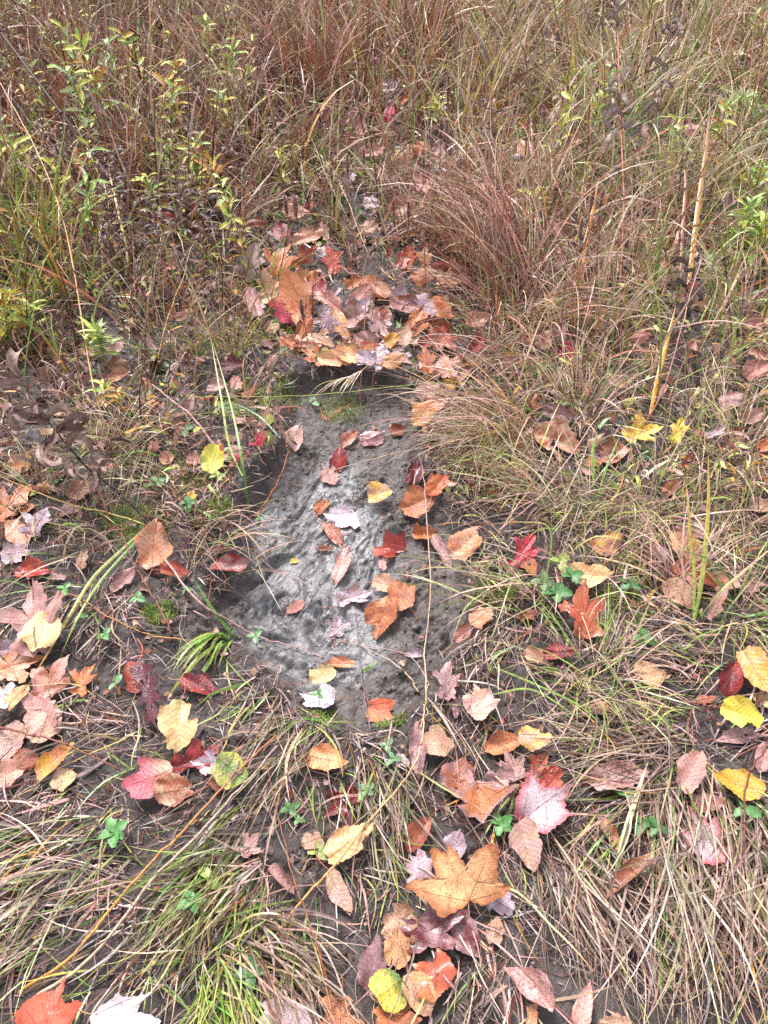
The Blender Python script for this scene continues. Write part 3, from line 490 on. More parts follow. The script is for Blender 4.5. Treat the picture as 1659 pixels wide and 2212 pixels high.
# kind, x, y, length, width, angle, colour, options
LV = [
 ('maple',735,2212,110,120,-90,'rust',dict(col2='orange')),('torn',852,2210,90,90,-80,'orange',dict(col2='rust')),
 ('ovate',806,2092,130,66,95,'mauve',{}),('ovate',905,2150,100,66,-60,'tan',dict(col2='ltorange')),
 ('ovate',862,2052,78,58,80,'ltorange',dict(label='oval light orange leaf standing just above the bright yellow aspen leaf')),
 ('torn',862,1992,95,74,80,'tan',dict(col2='brown',speck=.9)),('maple',945,2005,140,115,20,'mauve',dict(wet=True,col2='maroon')),('ovate',1003,2020,110,68,-60,'maroon',dict(wet=True,col2='mauve')),
 ('ovate',985,1822,60,46,80,'lav',{}),('torn',905,1872,95,60,95,'lav',dict(col2='mauve')),('ovate',905,1800,85,50,60,'red',dict(col2='rust',roll=.6,wet=True)),
 ('torn',1083,1952,70,56,-30,'lav',{}),('ovate',1070,2008,62,42,80,'tan',dict(speck=.8)),('ovate',757,1818,122,66,35,'ltorange',dict(label='light orange oval leaf with toothed edge and curled tip',lift=.02,col2='ltorange',speck=.25)),
 ('lance',730,1925,112,44,-65,'dusty',dict(col2='tan',roll=.5)),('lance',610,1900,82,34,-50,'dusty',dict(roll=1.5)),('round',672,1816,42,38,200,'tan',{}),
 ('maple',543,1825,56,52,45,'dusty',{}),('maple',733,1740,85,64,215,'red',dict(col2='maroon',wet=True,speck=.2)),('torn',752,1780,52,32,-70,'purple',dict(wet=True,col2='maroon')),
 ('ovate',707,1643,90,62,-15,'orange',dict(col2='ltorange',cup=.5)),('lance',905,1622,128,38,-88,'dusty',dict(col2='mauve',speck=.8)),('round',943,1605,64,60,135,'peach',dict(col2='tan',lift=.015)),
 ('torn',870,1645,34,28,0,'white',{}),('round',985,1683,82,66,100,'mauve',dict(col2='rust')),('torn',1002,1668,50,40,40,'rust',{}),('ovate',1090,1608,84,56,20,'rust',dict(col2='orange',cup=.6,roll=.5)),
 ('ovate',1157,1595,74,52,-5,'golden',dict(col2='tan',speck=.9,lift=.025,stalk_to=(1113,1636))),('maple',1110,1652,66,58,110,'dusty',{}),('torn',1083,1684,62,46,10,'mauve',dict(col2='dusty')),
 ('maple',1165,1655,72,62,60,'rust',dict(col2='redor')),('torn',1190,1688,76,50,60,'coral',dict(col2='red')),('ovate',1135,1826,110,64,-75,'tan',dict(col2='dusty',cup=.35,lift=.016)),
 ('ovate',1335,1672,132,66,12,'dusty',dict(speck=1.,cup=.2)),('ovate',1492,1665,92,64,65,'dusty',dict(col2='salmon',lift=.02)),('ovate',1595,1697,114,58,165,'golden',dict(col2='golden',lift=.02,speck=.5)),
 ('ovate',1530,1735,76,40,-10,'mauve',dict(col2='rust')),('lance',1360,1887,130,42,222,'rust',dict(roll=1.7,lift=.02,col2='brown',label='tightly rolled rust brown leaf lying across the grass')),
 ('lance',1315,1800,80,34,-65,'tan',dict(roll=1.3,col2='rust')),('ovate',1642,1945,92,62,140,'olive',dict(col2='brown',speck=.8)),('lance',1150,2128,132,58,140,'dusty',dict(speck=1.,cup=.3,lift=.018)),
 ('lance',1258,2188,132,44,80,'dusty',dict(col2='salmon')),('torn',1150,2190,60,30,80,'tan',dict(col2='orange')),('torn',1330,2208,70,34,5,'tan',{}),('ovate',1648,1638,62,44,80,'dusty',{}),
 ('lance',1595,1592,90,34,10,'mauve',dict(col2='dusty')),('ovate',378,1708,92,64,8,'tan',dict(col2='rust',lift=.012)),
 ('ovate',388,1568,104,90,-90,'ltorange',dict(col2='paleyel',speck=.35,lift=.02,tilt=.5,label='broad pale orange leaf with toothed edge pointing down, beside a withered purple frond')),
 ('maple',427,1640,104,66,20,'red',dict(col2='maroon')),('maple',452,1650,82,60,170,'lav',dict(col2='palepink')),('round',500,1661,76,74,-40,'yelgreen',dict(col2='yellow',gradient=('green','mid'),lift=.02,stalk_to=(447,1597),drops=15,label='yellow-green rounded leaf with green veins lying on a lavender maple leaf')),
 ('torn',480,1690,56,36,10,'rust',{}),('ovate',118,1641,106,46,42,'golden',dict(roll=.9,col2='orange',lift=.015)),('round',137,1683,56,46,60,'paleyel',dict(col2='tan',speck=.9)),
 ('round',52,1640,56,48,40,'rust',{}),('ovate',22,1668,78,62,30,'peach',dict(col2='salmon')),('ovate',18,1600,90,72,70,'tan',dict(col2='dusty')),('ovate',82,1540,102,76,120,'salmon',dict(col2='dusty')),
 ('maple',76,1335,134,128,95,'dusty',dict(lift=.016,label='large dusty pink maple leaf underneath a muted yellow poplar leaf')),('round',90,1363,84,80,-110,'paleyel',dict(lift=.03,speck=.25,col2='paleyel',gradient=('green','mid') if 0 else None,label='muted yellow poplar leaf resting on a large dusty pink maple leaf')),
 ('ovate',24,1400,58,40,10,'mauve',dict(col2='lav')),('maple',38,1436,116,92,15,'orange',dict(col2='peach',lift=.015)),('maple',12,1500,66,60,60,'white',dict(col2='white',lift=.02,label='white leaf at the photo edge, half under a pale orange oval leaf')),('ovate',36,1501,64,38,50,'ltorange',dict(lift=.03)),
 ('maple',110,1470,122,92,60,'salmon',dict(col2='rust',lift=.01)),('ovate',98,1555,96,66,70,'salmon',dict(col2='tan')),('maple',180,1465,70,58,60,'orange',{}),('torn',286,1464,74,44,100,'red',dict(col2='rust',roll=.7)),
 ('lobed',318,1500,150,56,-75,'purple',dict(col2='maroon',cup=.5,roll=.6,lift=.02,label='withered purple frond hanging over the grass above the broad pale orange leaf')),
 ('ovate',432,1477,82,48,-20,'maroon',dict(col2='red')),('ovate',376,1232,62,34,-5,'red',dict(col2='rust',wet=True)),('torn',335,1229,50,28,0,'maroon',{}),
 ('ovate',331,1176,100,78,88,'peach',dict(col2='orange',tilt=.6,lift=.02,label='orange-tan poplar leaf standing upright against a bent grass blade')),('lance',267,1255,70,34,45,'dusty',{}),
 ('ovate',74,1234,84,40,0,'redor',dict(col2='red',wet=True)),('torn',177,1208,46,26,80,'tan',{}),('torn',128,1248,34,18,0,'dusty',{}),('maple',25,1088,125,95,40,'rust',dict(col2='orange')),
 ('maple',85,1125,68,62,60,'mauve',dict(col2='lav')),('round',42,1150,62,52,-60,'peach',{}),('torn',35,1196,74,44,5,'mauve',dict(col2='lav')),('ovate',155,1103,54,28,10,'dusty',{}),
 ('torn',175,1056,62,46,50,'salmon',dict(col2='brown')),('round',462,997,54,50,60,'yelgreen',dict(col2='yellow',lift=.03,speck=.15)),('torn',414,1072,36,20,80,'yellow',{}),
 ('round',362,994,32,26,20,'peach',{}),('ovate',503,974,54,28,10,'dusty',{}),('torn',420,994,36,28,0,'salmon',{}),('ovate',48,1005,58,46,40,'tan',dict(col2='orange')),
 ('torn',713,1033,40,36,-60,'dusty',dict(speck=.8)),('round',695,1094,37,29,60,'orange',dict(col2='rust')),('round',819,1065,50,44,20,'golden',dict(col2='tan',label='golden brown round leaf on the dark churned mud')),
 ('lance',720,1152,64,32,-55,'salmon',dict(col2='rust',cup=.3)),('lance',734,1222,84,38,-108,'salmon',dict(col2='dusty',speck=.5,label='long salmon leaf with dark side veins, midway down the grey mud')),('torn',705,1185,36,14,0,'brown',{}),
 ('torn',826,1212,52,26,-80,'dusty',dict(lift=.01)),('torn',918,1155,58,32,0,'orange',dict(cup=.5)),('lance',955,1190,84,34,-62,'mauve',dict(roll=1.1,col2='dusty')),
 ('ovate',1003,1172,84,58,48,'peach',dict(col2='orange',lift=.014)),('ovate',903,1086,78,60,20,'orange',dict(col2='rust',lift=.012)),('torn',947,1046,62,40,60,'orange',dict(col2='redor')),('ovate',896,1020,62,36,80,'maroon',dict(wet=True)),
 ('ovate',832,1263,54,40,-15,'tan',dict(col2='peach',drops=3)),('ovate',864,1283,70,60,120,'orange',dict(col2='rust')),('ovate',824,1337,96,64,-108,'orange',dict(col2='rust',speck=.9,label='pointed orange-brown toothed leaf on the mud beneath its twin')),
 ('maple',770,1288,76,54,15,'dusty',dict(col2='lav',cup=.5)),('lance',638,1311,46,22,35,'salmon',dict(roll=.7)),('maple',726,1350,48,54,85,'mauve',dict(col2='lav')),('torn',636,1211,18,14,0,'yellow',{}),
 ('lance',738,1434,64,26,0,'peach',dict(cup=.7,col2='orange')),('round',699,1463,58,44,20,'paleyel',dict(col2='paleyel')),('lance',893,1415,40,16,-5,'lav',dict(roll=.6)),
 ('ovate',1000,1370,50,34,40,'salmon',dict(lift=.01)),('torn',1042,1330,58,42,30,'tan',dict(col2='orange')),('maple',965,1465,78,62,85,'dusty',dict(col2='mauve',lift=.01)),('lance',980,1520,64,26,-75,'mauve',dict(roll=.8)),
 ('ovate',502,1230,80,44,-12,'dusty',dict(roll=1.2,twist=1.2,col2='red',label='half-rolled leaf, pink inside and rust outside, on the mud rim')),('ovate',635,937,64,40,72,'tan',dict(col2='dusty',speck=.7,tilt=.55)),
 ('ovate',731,989,52,42,80,'red',dict(wet=True,col2='maroon')),('lance',753,948,56,28,50,'dusty',dict(col2='rust')),('ovate',805,945,54,40,20,'maroon',dict(wet=True,col2='mauve')),('round',860,932,32,25,0,'rust',dict(roll=.8)),
 ('ovate',850,820,50,36,30,'ltorange',{}),('ovate',916,890,66,48,50,'golden',dict(col2='orange')),('ovate',945,872,54,38,30,'peach',{}),('ovate',925,845,54,38,20,'dusty',{}),('round',977,828,34,24,10,'golden',{}),
 ('maple',965,790,88,56,20,'salmon',dict(col2='rust')),('maple',808,797,66,52,215,'lav',dict(col2='palepink',lift=.02)),('ovate',805,768,68,44,150,'ltorange',dict(col2='redor',lift=.02)),('ovate',724,780,74,44,-10,'peach',dict(col2='ltorange',lift=.02)),
 ('torn',668,750,66,32,0,'rust',{}),('maple',690,735,80,46,-20,'tan',dict(lift=.02,col2='peach')),('maple',711,697,66,48,-82,'lav',dict(col2='mauve',tilt=.6,lift=.04)),('lance',738,700,88,36,-62,'peach',dict(col2='ltorange',lift=.02)),
 ('ovate',583,628,58,40,40,'tan',dict(col2='paleyel',lift=.03,tilt=.6)),('torn',550,656,68,38,-70,'dusty',dict(lift=.02)),('maple',541,560,74,66,60,'dusty',dict(col2='palepink',tilt=.6,lift=.03)),('maple',605,562,74,64,70,'rust',dict(col2='orange',tilt=.5)),
 ('maple',658,550,64,48,30,'orange',dict(col2='redor')),('ovate',610,505,54,42,-70,'maroon',dict(col2='red')),('lance',665,512,72,36,20,'peach',{}),('lance',700,540,42,24,0,'palepink',{}),('ovate',690,620,42,30,80,'red',{}),
 ('lance',722,633,38,20,50,'palepink',dict(roll=1.)),('torn',677,605,42,24,80,'orange',{}),('torn',765,612,44,30,20,'orange',{}),('torn',877,565,46,38,70,'orange',dict(col2='redor')),('ovate',917,595,58,38,10,'orange',dict(col2='rust')),
 ('torn',995,600,64,46,20,'rust',{}),('torn',960,572,46,28,10,'redor',{}),('ovate',882,660,78,40,-15,'mauve',dict(col2='rust',cup=.3)),('lance',935,665,74,32,15,'ltorange',{}),('lance',925,695,58,32,0,'rust',dict(roll=.8)),
 ('maple',805,680,64,42,20,'dusty',dict(col2='tan')),('torn',827,690,30,18,0,'crimson',{}),('maple',668,692,56,38,10,'mauve',dict(col2='dusty')),('ovate',875,727,48,40,70,'tan',{}),('round',846,735,34,24,60,'golden',{}),
 ('lance',957,718,58,28,-12,'brown',dict(roll=1.5,col2='rust')),('ovate',1032,743,42,34,50,'red',{}),('maple',862,770,56,38,10,'palepink',dict(col2='lav')),('torn',912,786,24,14,60,'white',{}),('torn',923,742,38,26,20,'red',{}),('ovate',1035,690,54,34,20,'peach',{}),
 ('maple',1390,935,76,62,20,'golden',dict(col2='yellow',speck=1.,lift=.03,label='ragged golden maple leaf with dark spots behind a tall ochre blade')),('maple',1464,928,50,44,70,'yellow',dict(lift=.03)),('ovate',1205,955,112,64,-20,'tan',dict(col2='rust',lift=.01)),('ovate',1328,977,72,54,20,'tan',dict(col2='rust')),
 ('torn',1282,1002,40,26,0,'orange',{}),('ovate',1213,895,78,36,-10,'mauve',{}),('ovate',1223,757,46,40,80,'crimson',{}),('torn',1213,720,30,24,80,'dusty',{}),('ovate',1176,736,42,34,60,'tan',{}),('torn',1453,1053,42,34,60,'orange',{}),
 ('maple',1133,1186,90,56,60,'red',dict(col2='crimson')),('ovate',1147,1228,40,27,-70,'orange',dict(col2='rust')),('maple',1143,1327,44,32,20,'rust',{}),('ovate',1274,1243,90,56,-8,'ltorange',dict(col2='paleyel',speck=.4,lift=.02)),
 ('ovate',1315,1178,72,52,20,'golden',dict(col2='rust')),('maple',1262,1316,108,88,95,'redor',dict(col2='rust',wet=True,label='large wet rust-red maple leaf under the pale orange leaf near green clover')),
 ('ovate',1477,1183,82,58,130,'peach',dict(col2='ltorange',lift=.02)),('maple',1510,1240,98,74,-20,'rust',dict(col2='redor',wet=True)),('ovate',1462,1285,78,54,-50,'tan',{}),('ovate',1568,1262,60,38,10,'peach',{}),
 ('torn',1432,1195,32,28,60,'lav',{}),('torn',1490,1150,80,34,0,'dusty',{}),('lance',1625,1268,56,26,10,'dusty',{}),('lance',1550,1305,72,34,70,'dusty',dict(col2='salmon')),('ovate',1408,1457,80,52,-5,'ltorange',dict(col2='tan')),
 ('ovate',1632,1450,112,66,-60,'ltorange',dict(col2='golden',lift=.02)),('ovate',1580,1465,82,52,75,'red',dict(col2='maroon',cup=.4)),('round',1603,1541,88,54,-18,'yellow',dict(lift=.024,col2='yellow',speck=.12,label='smooth bright yellow oval leaf near the photo edge')),
 ('round',1652,1513,42,38,20,'paleyel',{}),('torn',1158,1420,58,34,-20,'peach',{}),('ovate',1210,1408,80,36,10,'red',dict(col2='maroon')),('lance',1295,1530,78,34,-15,'salmon',dict(col2='brown')),('lance',1525,1510,54,22,10,'rust',{}),
 ('ovate',1635,800,60,44,30,'salmon',{}),('torn',1580,862,50,36,20,'dusty',{}),('ovate',1645,1090,50,40,20,'tan',{}),('torn',1630,700,36,30,10,'salmon',{}),
 ('ovate',637,457,52,34,-10,'peach',{}),('ovate',865,445,54,42,30,'peach',dict(drops=4)),('torn',803,435,36,28,10,'palepink',{}),('ovate',878,340,46,34,80,'tan',dict(col2='rust')),('ovate',905,318,46,26,0,'orange',{}),('torn',805,330,52,30,10,'salmon',{}),
 ('torn',915,395,44,40,10,'salmon',{}),('ovate',840,243,44,22,80,'crimson',{}),('torn',845,185,42,26,20,'palepink',{}),('torn',753,385,32,26,50,'palepink',{}),('torn',1110,440,52,28,10,'dusty',{}),('torn',1135,270,26,18,10,'orange',{}),('torn',657,103,36,18,0,'peach',{}),('torn',760,125,26,16,0,'peach',{}),
 ('maple',1190,76,50,40,10,'palepink',dict(col2='dusty')),('torn',1168,202,38,18,0,'palepink',{}),('ovate',1138,325,50,34,-50,'tan',dict(col2='orange')),('torn',1117,337,28,14,0,'lav',{}),('torn',1555,78,24,30,80,'orange',{}),('torn',1585,97,40,20,10,'orange',{}),('torn',1552,108,26,16,0,'white',{}),
 ('torn',1608,140,34,16,0,'palepink',{}),('torn',1375,335,30,26,0,'rust',{}),('torn',1246,300,26,24,0,'peach',{}),('torn',1105,430,54,40,0,'salmon',{}),('torn',1175,235,40,22,0,'brown',{}),('torn',1490,280,46,36,0,'salmon',{}),
 ('lance',420,236,54,20,-50,'ltorange',dict(col2='rust',lift=.06)),('torn',373,177,24,24,0,'orange',{}),('ovate',350,470,58,28,10,'redor',{}),('torn',430,502,46,32,10,'maroon',{}),('torn',165,333,28,24,80,'golden',dict(lift=.08)),('torn',487,438,44,24,10,'orange',dict(col2='golden')),
 ('ovate',255,785,46,30,10,'brown',{}),('ovate',205,730,46,30,30,'brown',{}),('torn',555,480,36,24,10,'rust',{}),('maple',430,700,52,40,10,'maroon',dict(col2='purple')),('torn',500,790,60,36,10,'purple',dict(col2='maroon')),
 ('torn',510,830,34,26,-70,'salmon',{}),('ovate',470,835,44,26,10,'dusty',{}),
]
for h in HEROES: hero(*h[:4], stalk_to=h[4], **h[5])
for i, (k, x, y, l, w, a, c, o) in enumerate(LV):
    o = dict(o); sd = i
    if y < 520: o.setdefault('tilt', .65); o.setdefault('lift', .05)
    elif y < 900: o.setdefault('tilt', .5); o.setdefault('lift', .018)
    fallen_leaf(k, x, y, l, w, a, c, seed=sd, **o)
rg = np.random.default_rng(15)
for i in range(38):
    x = rg.uniform(575, 975); y = 545+235*rg.random()**.8; s = rg.uniform(38, 66); k = str(rg.choice(['ovate', 'maple', 'lance', 'torn'], p=[.3, .4, .15, .15]))
    fallen_leaf(k, x, y, s, s*rg.uniform(.55, .85), rg.uniform(-60, 160), str(rg.choice(['peach', 'ltorange', 'orange', 'rust', 'salmon', 'dusty', 'lav', 'redor', 'palepink'], p=[.12, .12, .22, .1, .08, .12, .08, .10, .06])), seed=1500+i, tilt=.5, lift=rg.uniform(.006, .035), roll=.7 if rg.random() < .2 else 0)
# smaller leaves scattered through the standing grass
rg = np.random.default_rng(5); nsc = 0
while nsc < 70:
    x = rg.uniform(0, 1659); y = rg.uniform(0, 1)**.9*1000
    if x < 560 and y < 560 and rg.random() < .6: continue
    if any(abs(l['x']-x) < 26 and abs(l['y']-y) < 20 for l in LEAVES) or (560 < x < 960 and y > 800): continue
    s = 20+26*(y/1000)*rg.uniform(.8, 1.3); s += rg.uniform(0, 8)
    k = rg.choice(['torn', 'ovate', 'maple', 'lance']); c = rg.choice(['dusty', 'salmon', 'tan', 'peach', 'rust', 'orange', 'mauve', 'palepink', 'red', 'brown', 'ltorange'], p=[.16, .14, .13, .1, .12, .08, .08, .06, .05, .05, .03])
    fallen_leaf(str(k), x, y, s, s*rg.uniform(.45, .75), rg.uniform(-30, 120), str(c), seed=900+nsc, tilt=.6, lift=.02 if y > 600 else .045, roll=.8 if rg.random() < .2 else 0); nsc += 1

# labels of the leaves that have none written by hand
MARKS = [(990,1905,'the largest orange-yellow maple leaf'),(1180,1735,'the rain-beaded pale pink maple leaf'),(1520,1820,'the ragged white maple leaf'),(842,2140,'the bright yellow aspen leaf'),(940,2103,'the coral maple leaf'),
 (320,1683,'the pinkish red heart-shaped leaf'),(738,1120,'the lavender maple leaf on the mud'),(628,645,'the flame-coloured maple leaf'),(840,1183,'the glossy deep red leaf on the mud'),(1040,1725,'the orange-brown maple leaf with pink margins'),(1040,1520,'the peach maple leaf'),
 (105,2180,'the red-orange corner leaf'),(270,2200,'the white red-stalked leaf'),(620,2205,'the very pale pink bottom leaf'),(690,1503,'the white and lavender maple leaf'),(822,1537,'the small orange-red maple leaf'),(757,1818,'the light orange leaf with curled tip'),
 (1360,1887,'the tightly rolled rust leaf'),(388,1568,'the broad pale orange leaf'),(500,1661,'the yellow-green rounded leaf'),(76,1335,'the large dusty pink maple leaf'),(331,1176,'the upright orange-tan poplar leaf'),(734,1222,'the long salmon leaf on the mud'),(824,1337,'the pointed orange-brown leaf on the mud'),
 (502,1230,'the half-rolled leaf on the mud rim'),(1390,935,'the ragged golden maple leaf'),(1262,1316,'the large rust-red maple leaf'),(1603,1541,'the bright yellow oval leaf'),(1490,700,'the black curled-leaf stalk'),(1340,200,'the grey curled milkweed'),(230,710,'the bright yellow-green seedling'),(100,930,'the grey-brown curled-leaf plant'),
 (960,230,'the tall brown seed spikes'),(653,630,'the dark seed spike over the leaves'),(1050,560,'the red-brown sedge tussock'),(700,60,'the tall rust-coloured sedge'),(260,280,'the goldenrod stems'),(250,90,'the upright green blade'),(1230,770,'the crimson leaf in the grass'),(1516,400,'the tall ochre blade')]
KW = dict(maple='maple leaf', ovate='toothed oval leaf', round='rounded leaf', lance='narrow pointed leaf', torn='torn leaf piece', lobed='withered leaf')
def relation(x, y, k):
    ms = sorted(MARKS, key=lambda m: math.hypot(m[0]-x, m[1]-y)); ms = [m for m in ms if math.hypot(m[0]-x, m[1]-y) > 14]
    m = ms[k]; dx, dy = x-m[0], y-m[1]; d = math.hypot(dx, dy)
    if abs(dy) > 1.1*abs(dx): w = 'above' if dy < 0 else 'below'
    else: w = 'to the left of' if dx < 0 else 'to the right of'
    return ('just ' if d < 75 and w in ('above', 'below') else '') + w+' '+m[2]
seen = set(l['label'] for l in LEAVES if l['label'])
for l in LEAVES:
    if l['label']: lab = l['label']
    else:
        s = l['L']/(30+75*(l['y']/2212)); size = 'small ' if s < .5 else ('large ' if s > 1.0 else '')
        st = 'rolled ' if l['roll'] > 1 else ('curled ' if l['roll'] else ('wet ' if l['wet'] else ''))
        for k in range(9):
            lab = f"{size}{st}{WORDS[l['col']]} {KW[l['kind']]} {relation(l['x'], l['y'], k)}"
            if len(lab.split()) <= 16 and lab not in seen: break
    seen.add(lab); tag(l['o'], lab, 'leaf', 'fallen autumn leaves')
ST = [
 ([(310,485,0),(250,405,.10),(180,304,.19),(118,226,.27),(0,68,.42),(-40,20,.46)], .0055, 'dark', 'dark', 'long black leaning stem crossing the goldenrod from the photo edge'),
 ([(230,905,0),(200,830,.05),(143,500,.18),(77,322,.27),(0,180,.36),(-30,120,.40)], .0024, 'ochre', 'straw', 'long ochre straw bending from the photo edge towards the yellow-green seedling'),
 ([(922,1500,.0),(918,1400,.01),(930,1277,.03),(922,1120,.05),(915,1026,.07),(905,985,.08)], .0016, 'straw', 'pink', 'thin straw standing beside the mud, rising past the glossy deep red leaf'),
 ([(569,2058,.004),(640,1960,.02),(719,1874,.035),(800,1770,.045),(870,1690,.05),(908,1618,.055),(917,1540,.05),(924,1480,.03)], .0019, 'ochre', 'straw', 'kinked golden straw lying over the light orange leaf with curled tip'),
 ([(723,2182,.01),(690,2060,.03),(660,1970,.04),(637,1906,.05),(605,1780,.055),(578,1660,.055)], .0014, 'rust', 'redbrown', 'thin reddish straw running up from the very pale pink bottom leaf'),
 ([(40,2145,.008),(160,2060,.02),(297,1895,.03),(400,1790,.035),(500,1680,.04),(594,1590,.045)], .0024, 'ochre', 'rust', 'upper of two parallel ochre straws lying down the trampled slope'),
 ([(70,2160,.008),(200,2065,.02),(330,1900,.03),(440,1790,.035),(530,1690,.04),(600,1612,.045)], .0026, 'straw', 'ash', 'lower of two parallel pale straws lying down the trampled slope'),
 ([(1604,1990,.0),(1607,1888,.02),(1609,1727,.06),(1627,1655,.09),(1659,1612,.11),(1690,1570,.12)], .0022, 'redbrown', 'redbrown', 'dark brown bent stem standing beside the golden yellow leaf at the photo edge'),
 ([(120,1475,0),(80,1430,.01),(72,1350,.04),(76,1400,.05)], .0017, 'grey', 'grey', 'short dark stem over the muted yellow poplar leaf'),
 ([(-20,1565,.02),(40,1582,.03),(90,1592,.035),(160,1615,.035),(260,1665,.02)], .0022, 'redbrown', 'redbrown', 'brown arched stem above the twisted golden leaf'),
 ([(100,1340,.02),(150,1285,.03),(230,1330,.03),(320,1370,.02),(405,1382,.005)], .0017, 'redbrown', 'ochre', 'thin bent stem reaching from the poplar leaf towards the lime green tuft'),
 ([(370,1390,.0),(362,1345,.02),(320,1270,.03),(290,1220,.04),(262,1150,.05)], .0019, 'redbrown', 'redbrown', 'dry brown curling stem below the upright poplar leaf'),
 ([(322,1134,.0),(290,1095,.03),(240,1050,.06),(200,1020,.08),(170,990,.11),(100,905,.16),(40,815,.20)], .0030, 'dark', 'dark', None),
 ([(315,1133,.01),(230,1107,.03),(150,1090,.05),(60,1055,.07),(-20,1020,.09)], .0022, 'yelg', 'rust', 'slender red and yellow blade stalk running in from the photo edge to the poplar leaf'),
 ([(476,980,0),(412,898,.04),(370,865,.06),(329,830,.08)], .0034, 'pink', 'pink', 'broad pinkish dead stalk leaning towards the yellow-green aspen leaf'),
 ([(412,545,.02),(476,426,.10),(520,372,.13),(594,280,.18),(640,225,.2)], .0015, 'straw', 'straw', 'thin pale straw slanting up past the goldenrod'),
 ([(330,830,0),(358,701,.06),(394,604,.10),(412,540,.13),(450,470,.16)], .0015, 'ochre', 'straw', 'slender ochre straw rising beside the dark twig near the seedling'),
 ([(790,860,0),(778,808,.015),(790,658,.09),(787,576,.13),(830,480,.18),(850,430,.2)], .0021, 'redbrown', 'redbrown', 'upright red-brown twig standing at the head of the mud'),
 ([(800,900,0),(812,740,.07),(800,640,.12),(815,560,.15)], .0014, 'redbrown', 'dark', 'second thinner twig standing at the head of the mud'),
 ([(458,820,0),(455,730,.04),(452,640,.08),(460,560,.11)], .0019, 'dark', 'dark', 'short black twig left standing beside the mossy bank'),
 ([(862,640,0),(830,740,.02),(786,700,.07),(740,670,.10),(700,642,.12),(650,640,.13)], .0014, 'dark', 'redbrown', 'arched dark thread-like stem over the lavender maple leaf on the bank'),
 ([(540,340,.15),(580,290,.18),(647,240,.20),(712,224,.19),(790,240,.16),(862,262,.14),(963,310,.11),(1041,387,.08),(1113,520,.03),(1130,640,0)], .0020, 'straw', 'redbrown', 'longest arching stem, curving from the sedge tussock across to the goldenrod'),
 ([(740,294,.20),(819,294,.19),(898,333,.16),(970,390,.12),(1041,466,.08),(1110,560,.03),(1130,660,0)], .0017, 'redbrown', 'redbrown', 'inner arching stem below the longest arch of the sedge tussock'),
 ([(800,560,.05),(740,410,.12),(719,387,.13),(650,345,.16),(540,297,.2)], .0013, 'straw', 'straw', 'pale straw crossing below the arching sedge stems'),
 ([(401,857,.07),(486,857,.07),(650,855,.07),(760,846,.07),(900,830,.06),(1023,823,.05),(1120,815,.02)], .0011, 'yelg', 'lime', 'very thin light green straw stretched level over the head of the mud'),
 ([(722,1016,.02),(800,992,.03),(900,970,.04),(1000,955,.04),(1080,948,.03)], .0010, 'straw', 'straw', 'very thin pale straw reaching over the churned mud'),
 ([(860,1225,.03),(905,1211,.03),(950,1250,.02),(985,1300,.01),(1000,1360,.0)], .0010, 'pink', 'grey', 'thin curved root-like straw on the mud beside the orange twin leaves'),
 ([(1330,760,0),(1345,520,.11),(1346,394,.17),(1340,250,.24),(1334,54,.34),(1330,-30,.38)], .0042, 'redbrown', 'rust', None),
 ([(1405,480,0),(1418,320,.10),(1430,160,.2),(1448,72,.26),(1460,-30,.31)], .0048, 'dark', 'dark', None),
 ([(1487,900,0),(1480,800,.03),(1486,700,.07),(1478,600,.11),(1484,530,.14),(1488,500,.15)], .0036, 'dark', 'dark', None),
 ([(1320,1010,0),(1331,850,.07),(1340,780,.09),(1342,700,.13)], .0013, 'redbrown', 'redbrown', 'thin upright brown stem behind the ragged golden maple leaf'),
 ([(1355,955,.0),(1415,880,.05),(1450,790,.10),(1490,640,.18),(1515,560,.22)], .0024, 'redbrown', 'pink', 'brown stem leaning over the ragged golden maple leaf'),
 ([(1070,1150,0),(1160,1080,.05),(1250,960,.11),(1330,840,.16)], .0019, 'pink', 'pink', 'pinkish straw slanting up across the big tan leaves'),
 ([(930,1480,0),(880,1415,.006),(760,1390,.004),(700,1375,.004)], .0011, 'ash', 'ash', 'fine pale rootlet lying on the lower mud'),
 ([(905,1500,.004),(870,1445,.004),(780,1395,.004),(770,1390,.004)], .0016, 'straw', 'ash', 'split pale twig lying on the lower mud'),
 ([(800,1580,.0),(783,1480,.008),(775,1400,.008),(768,1320,.008)], .0015, 'brown' if 0 else 'grey', 'grey', 'dull straw lying lengthwise down the lower mud'),
 ([(500,1060,.0),(545,1100,.004),(580,1075,.02),(608,1020,.04),(620,960,.06),(600,915,.08)], .0022, 'rust', 'rust', 'hooked rust-coloured stem curving over the mud wall'),
 ([(330,1175,.02),(420,1290,.025),(500,1345,.02),(560,1375,.012),(640,1400,.006),(700,1420,.003)], .0022, 'pink', 'ash', 'pinkish frayed seed-head stalk lying across the mud rim'),
]
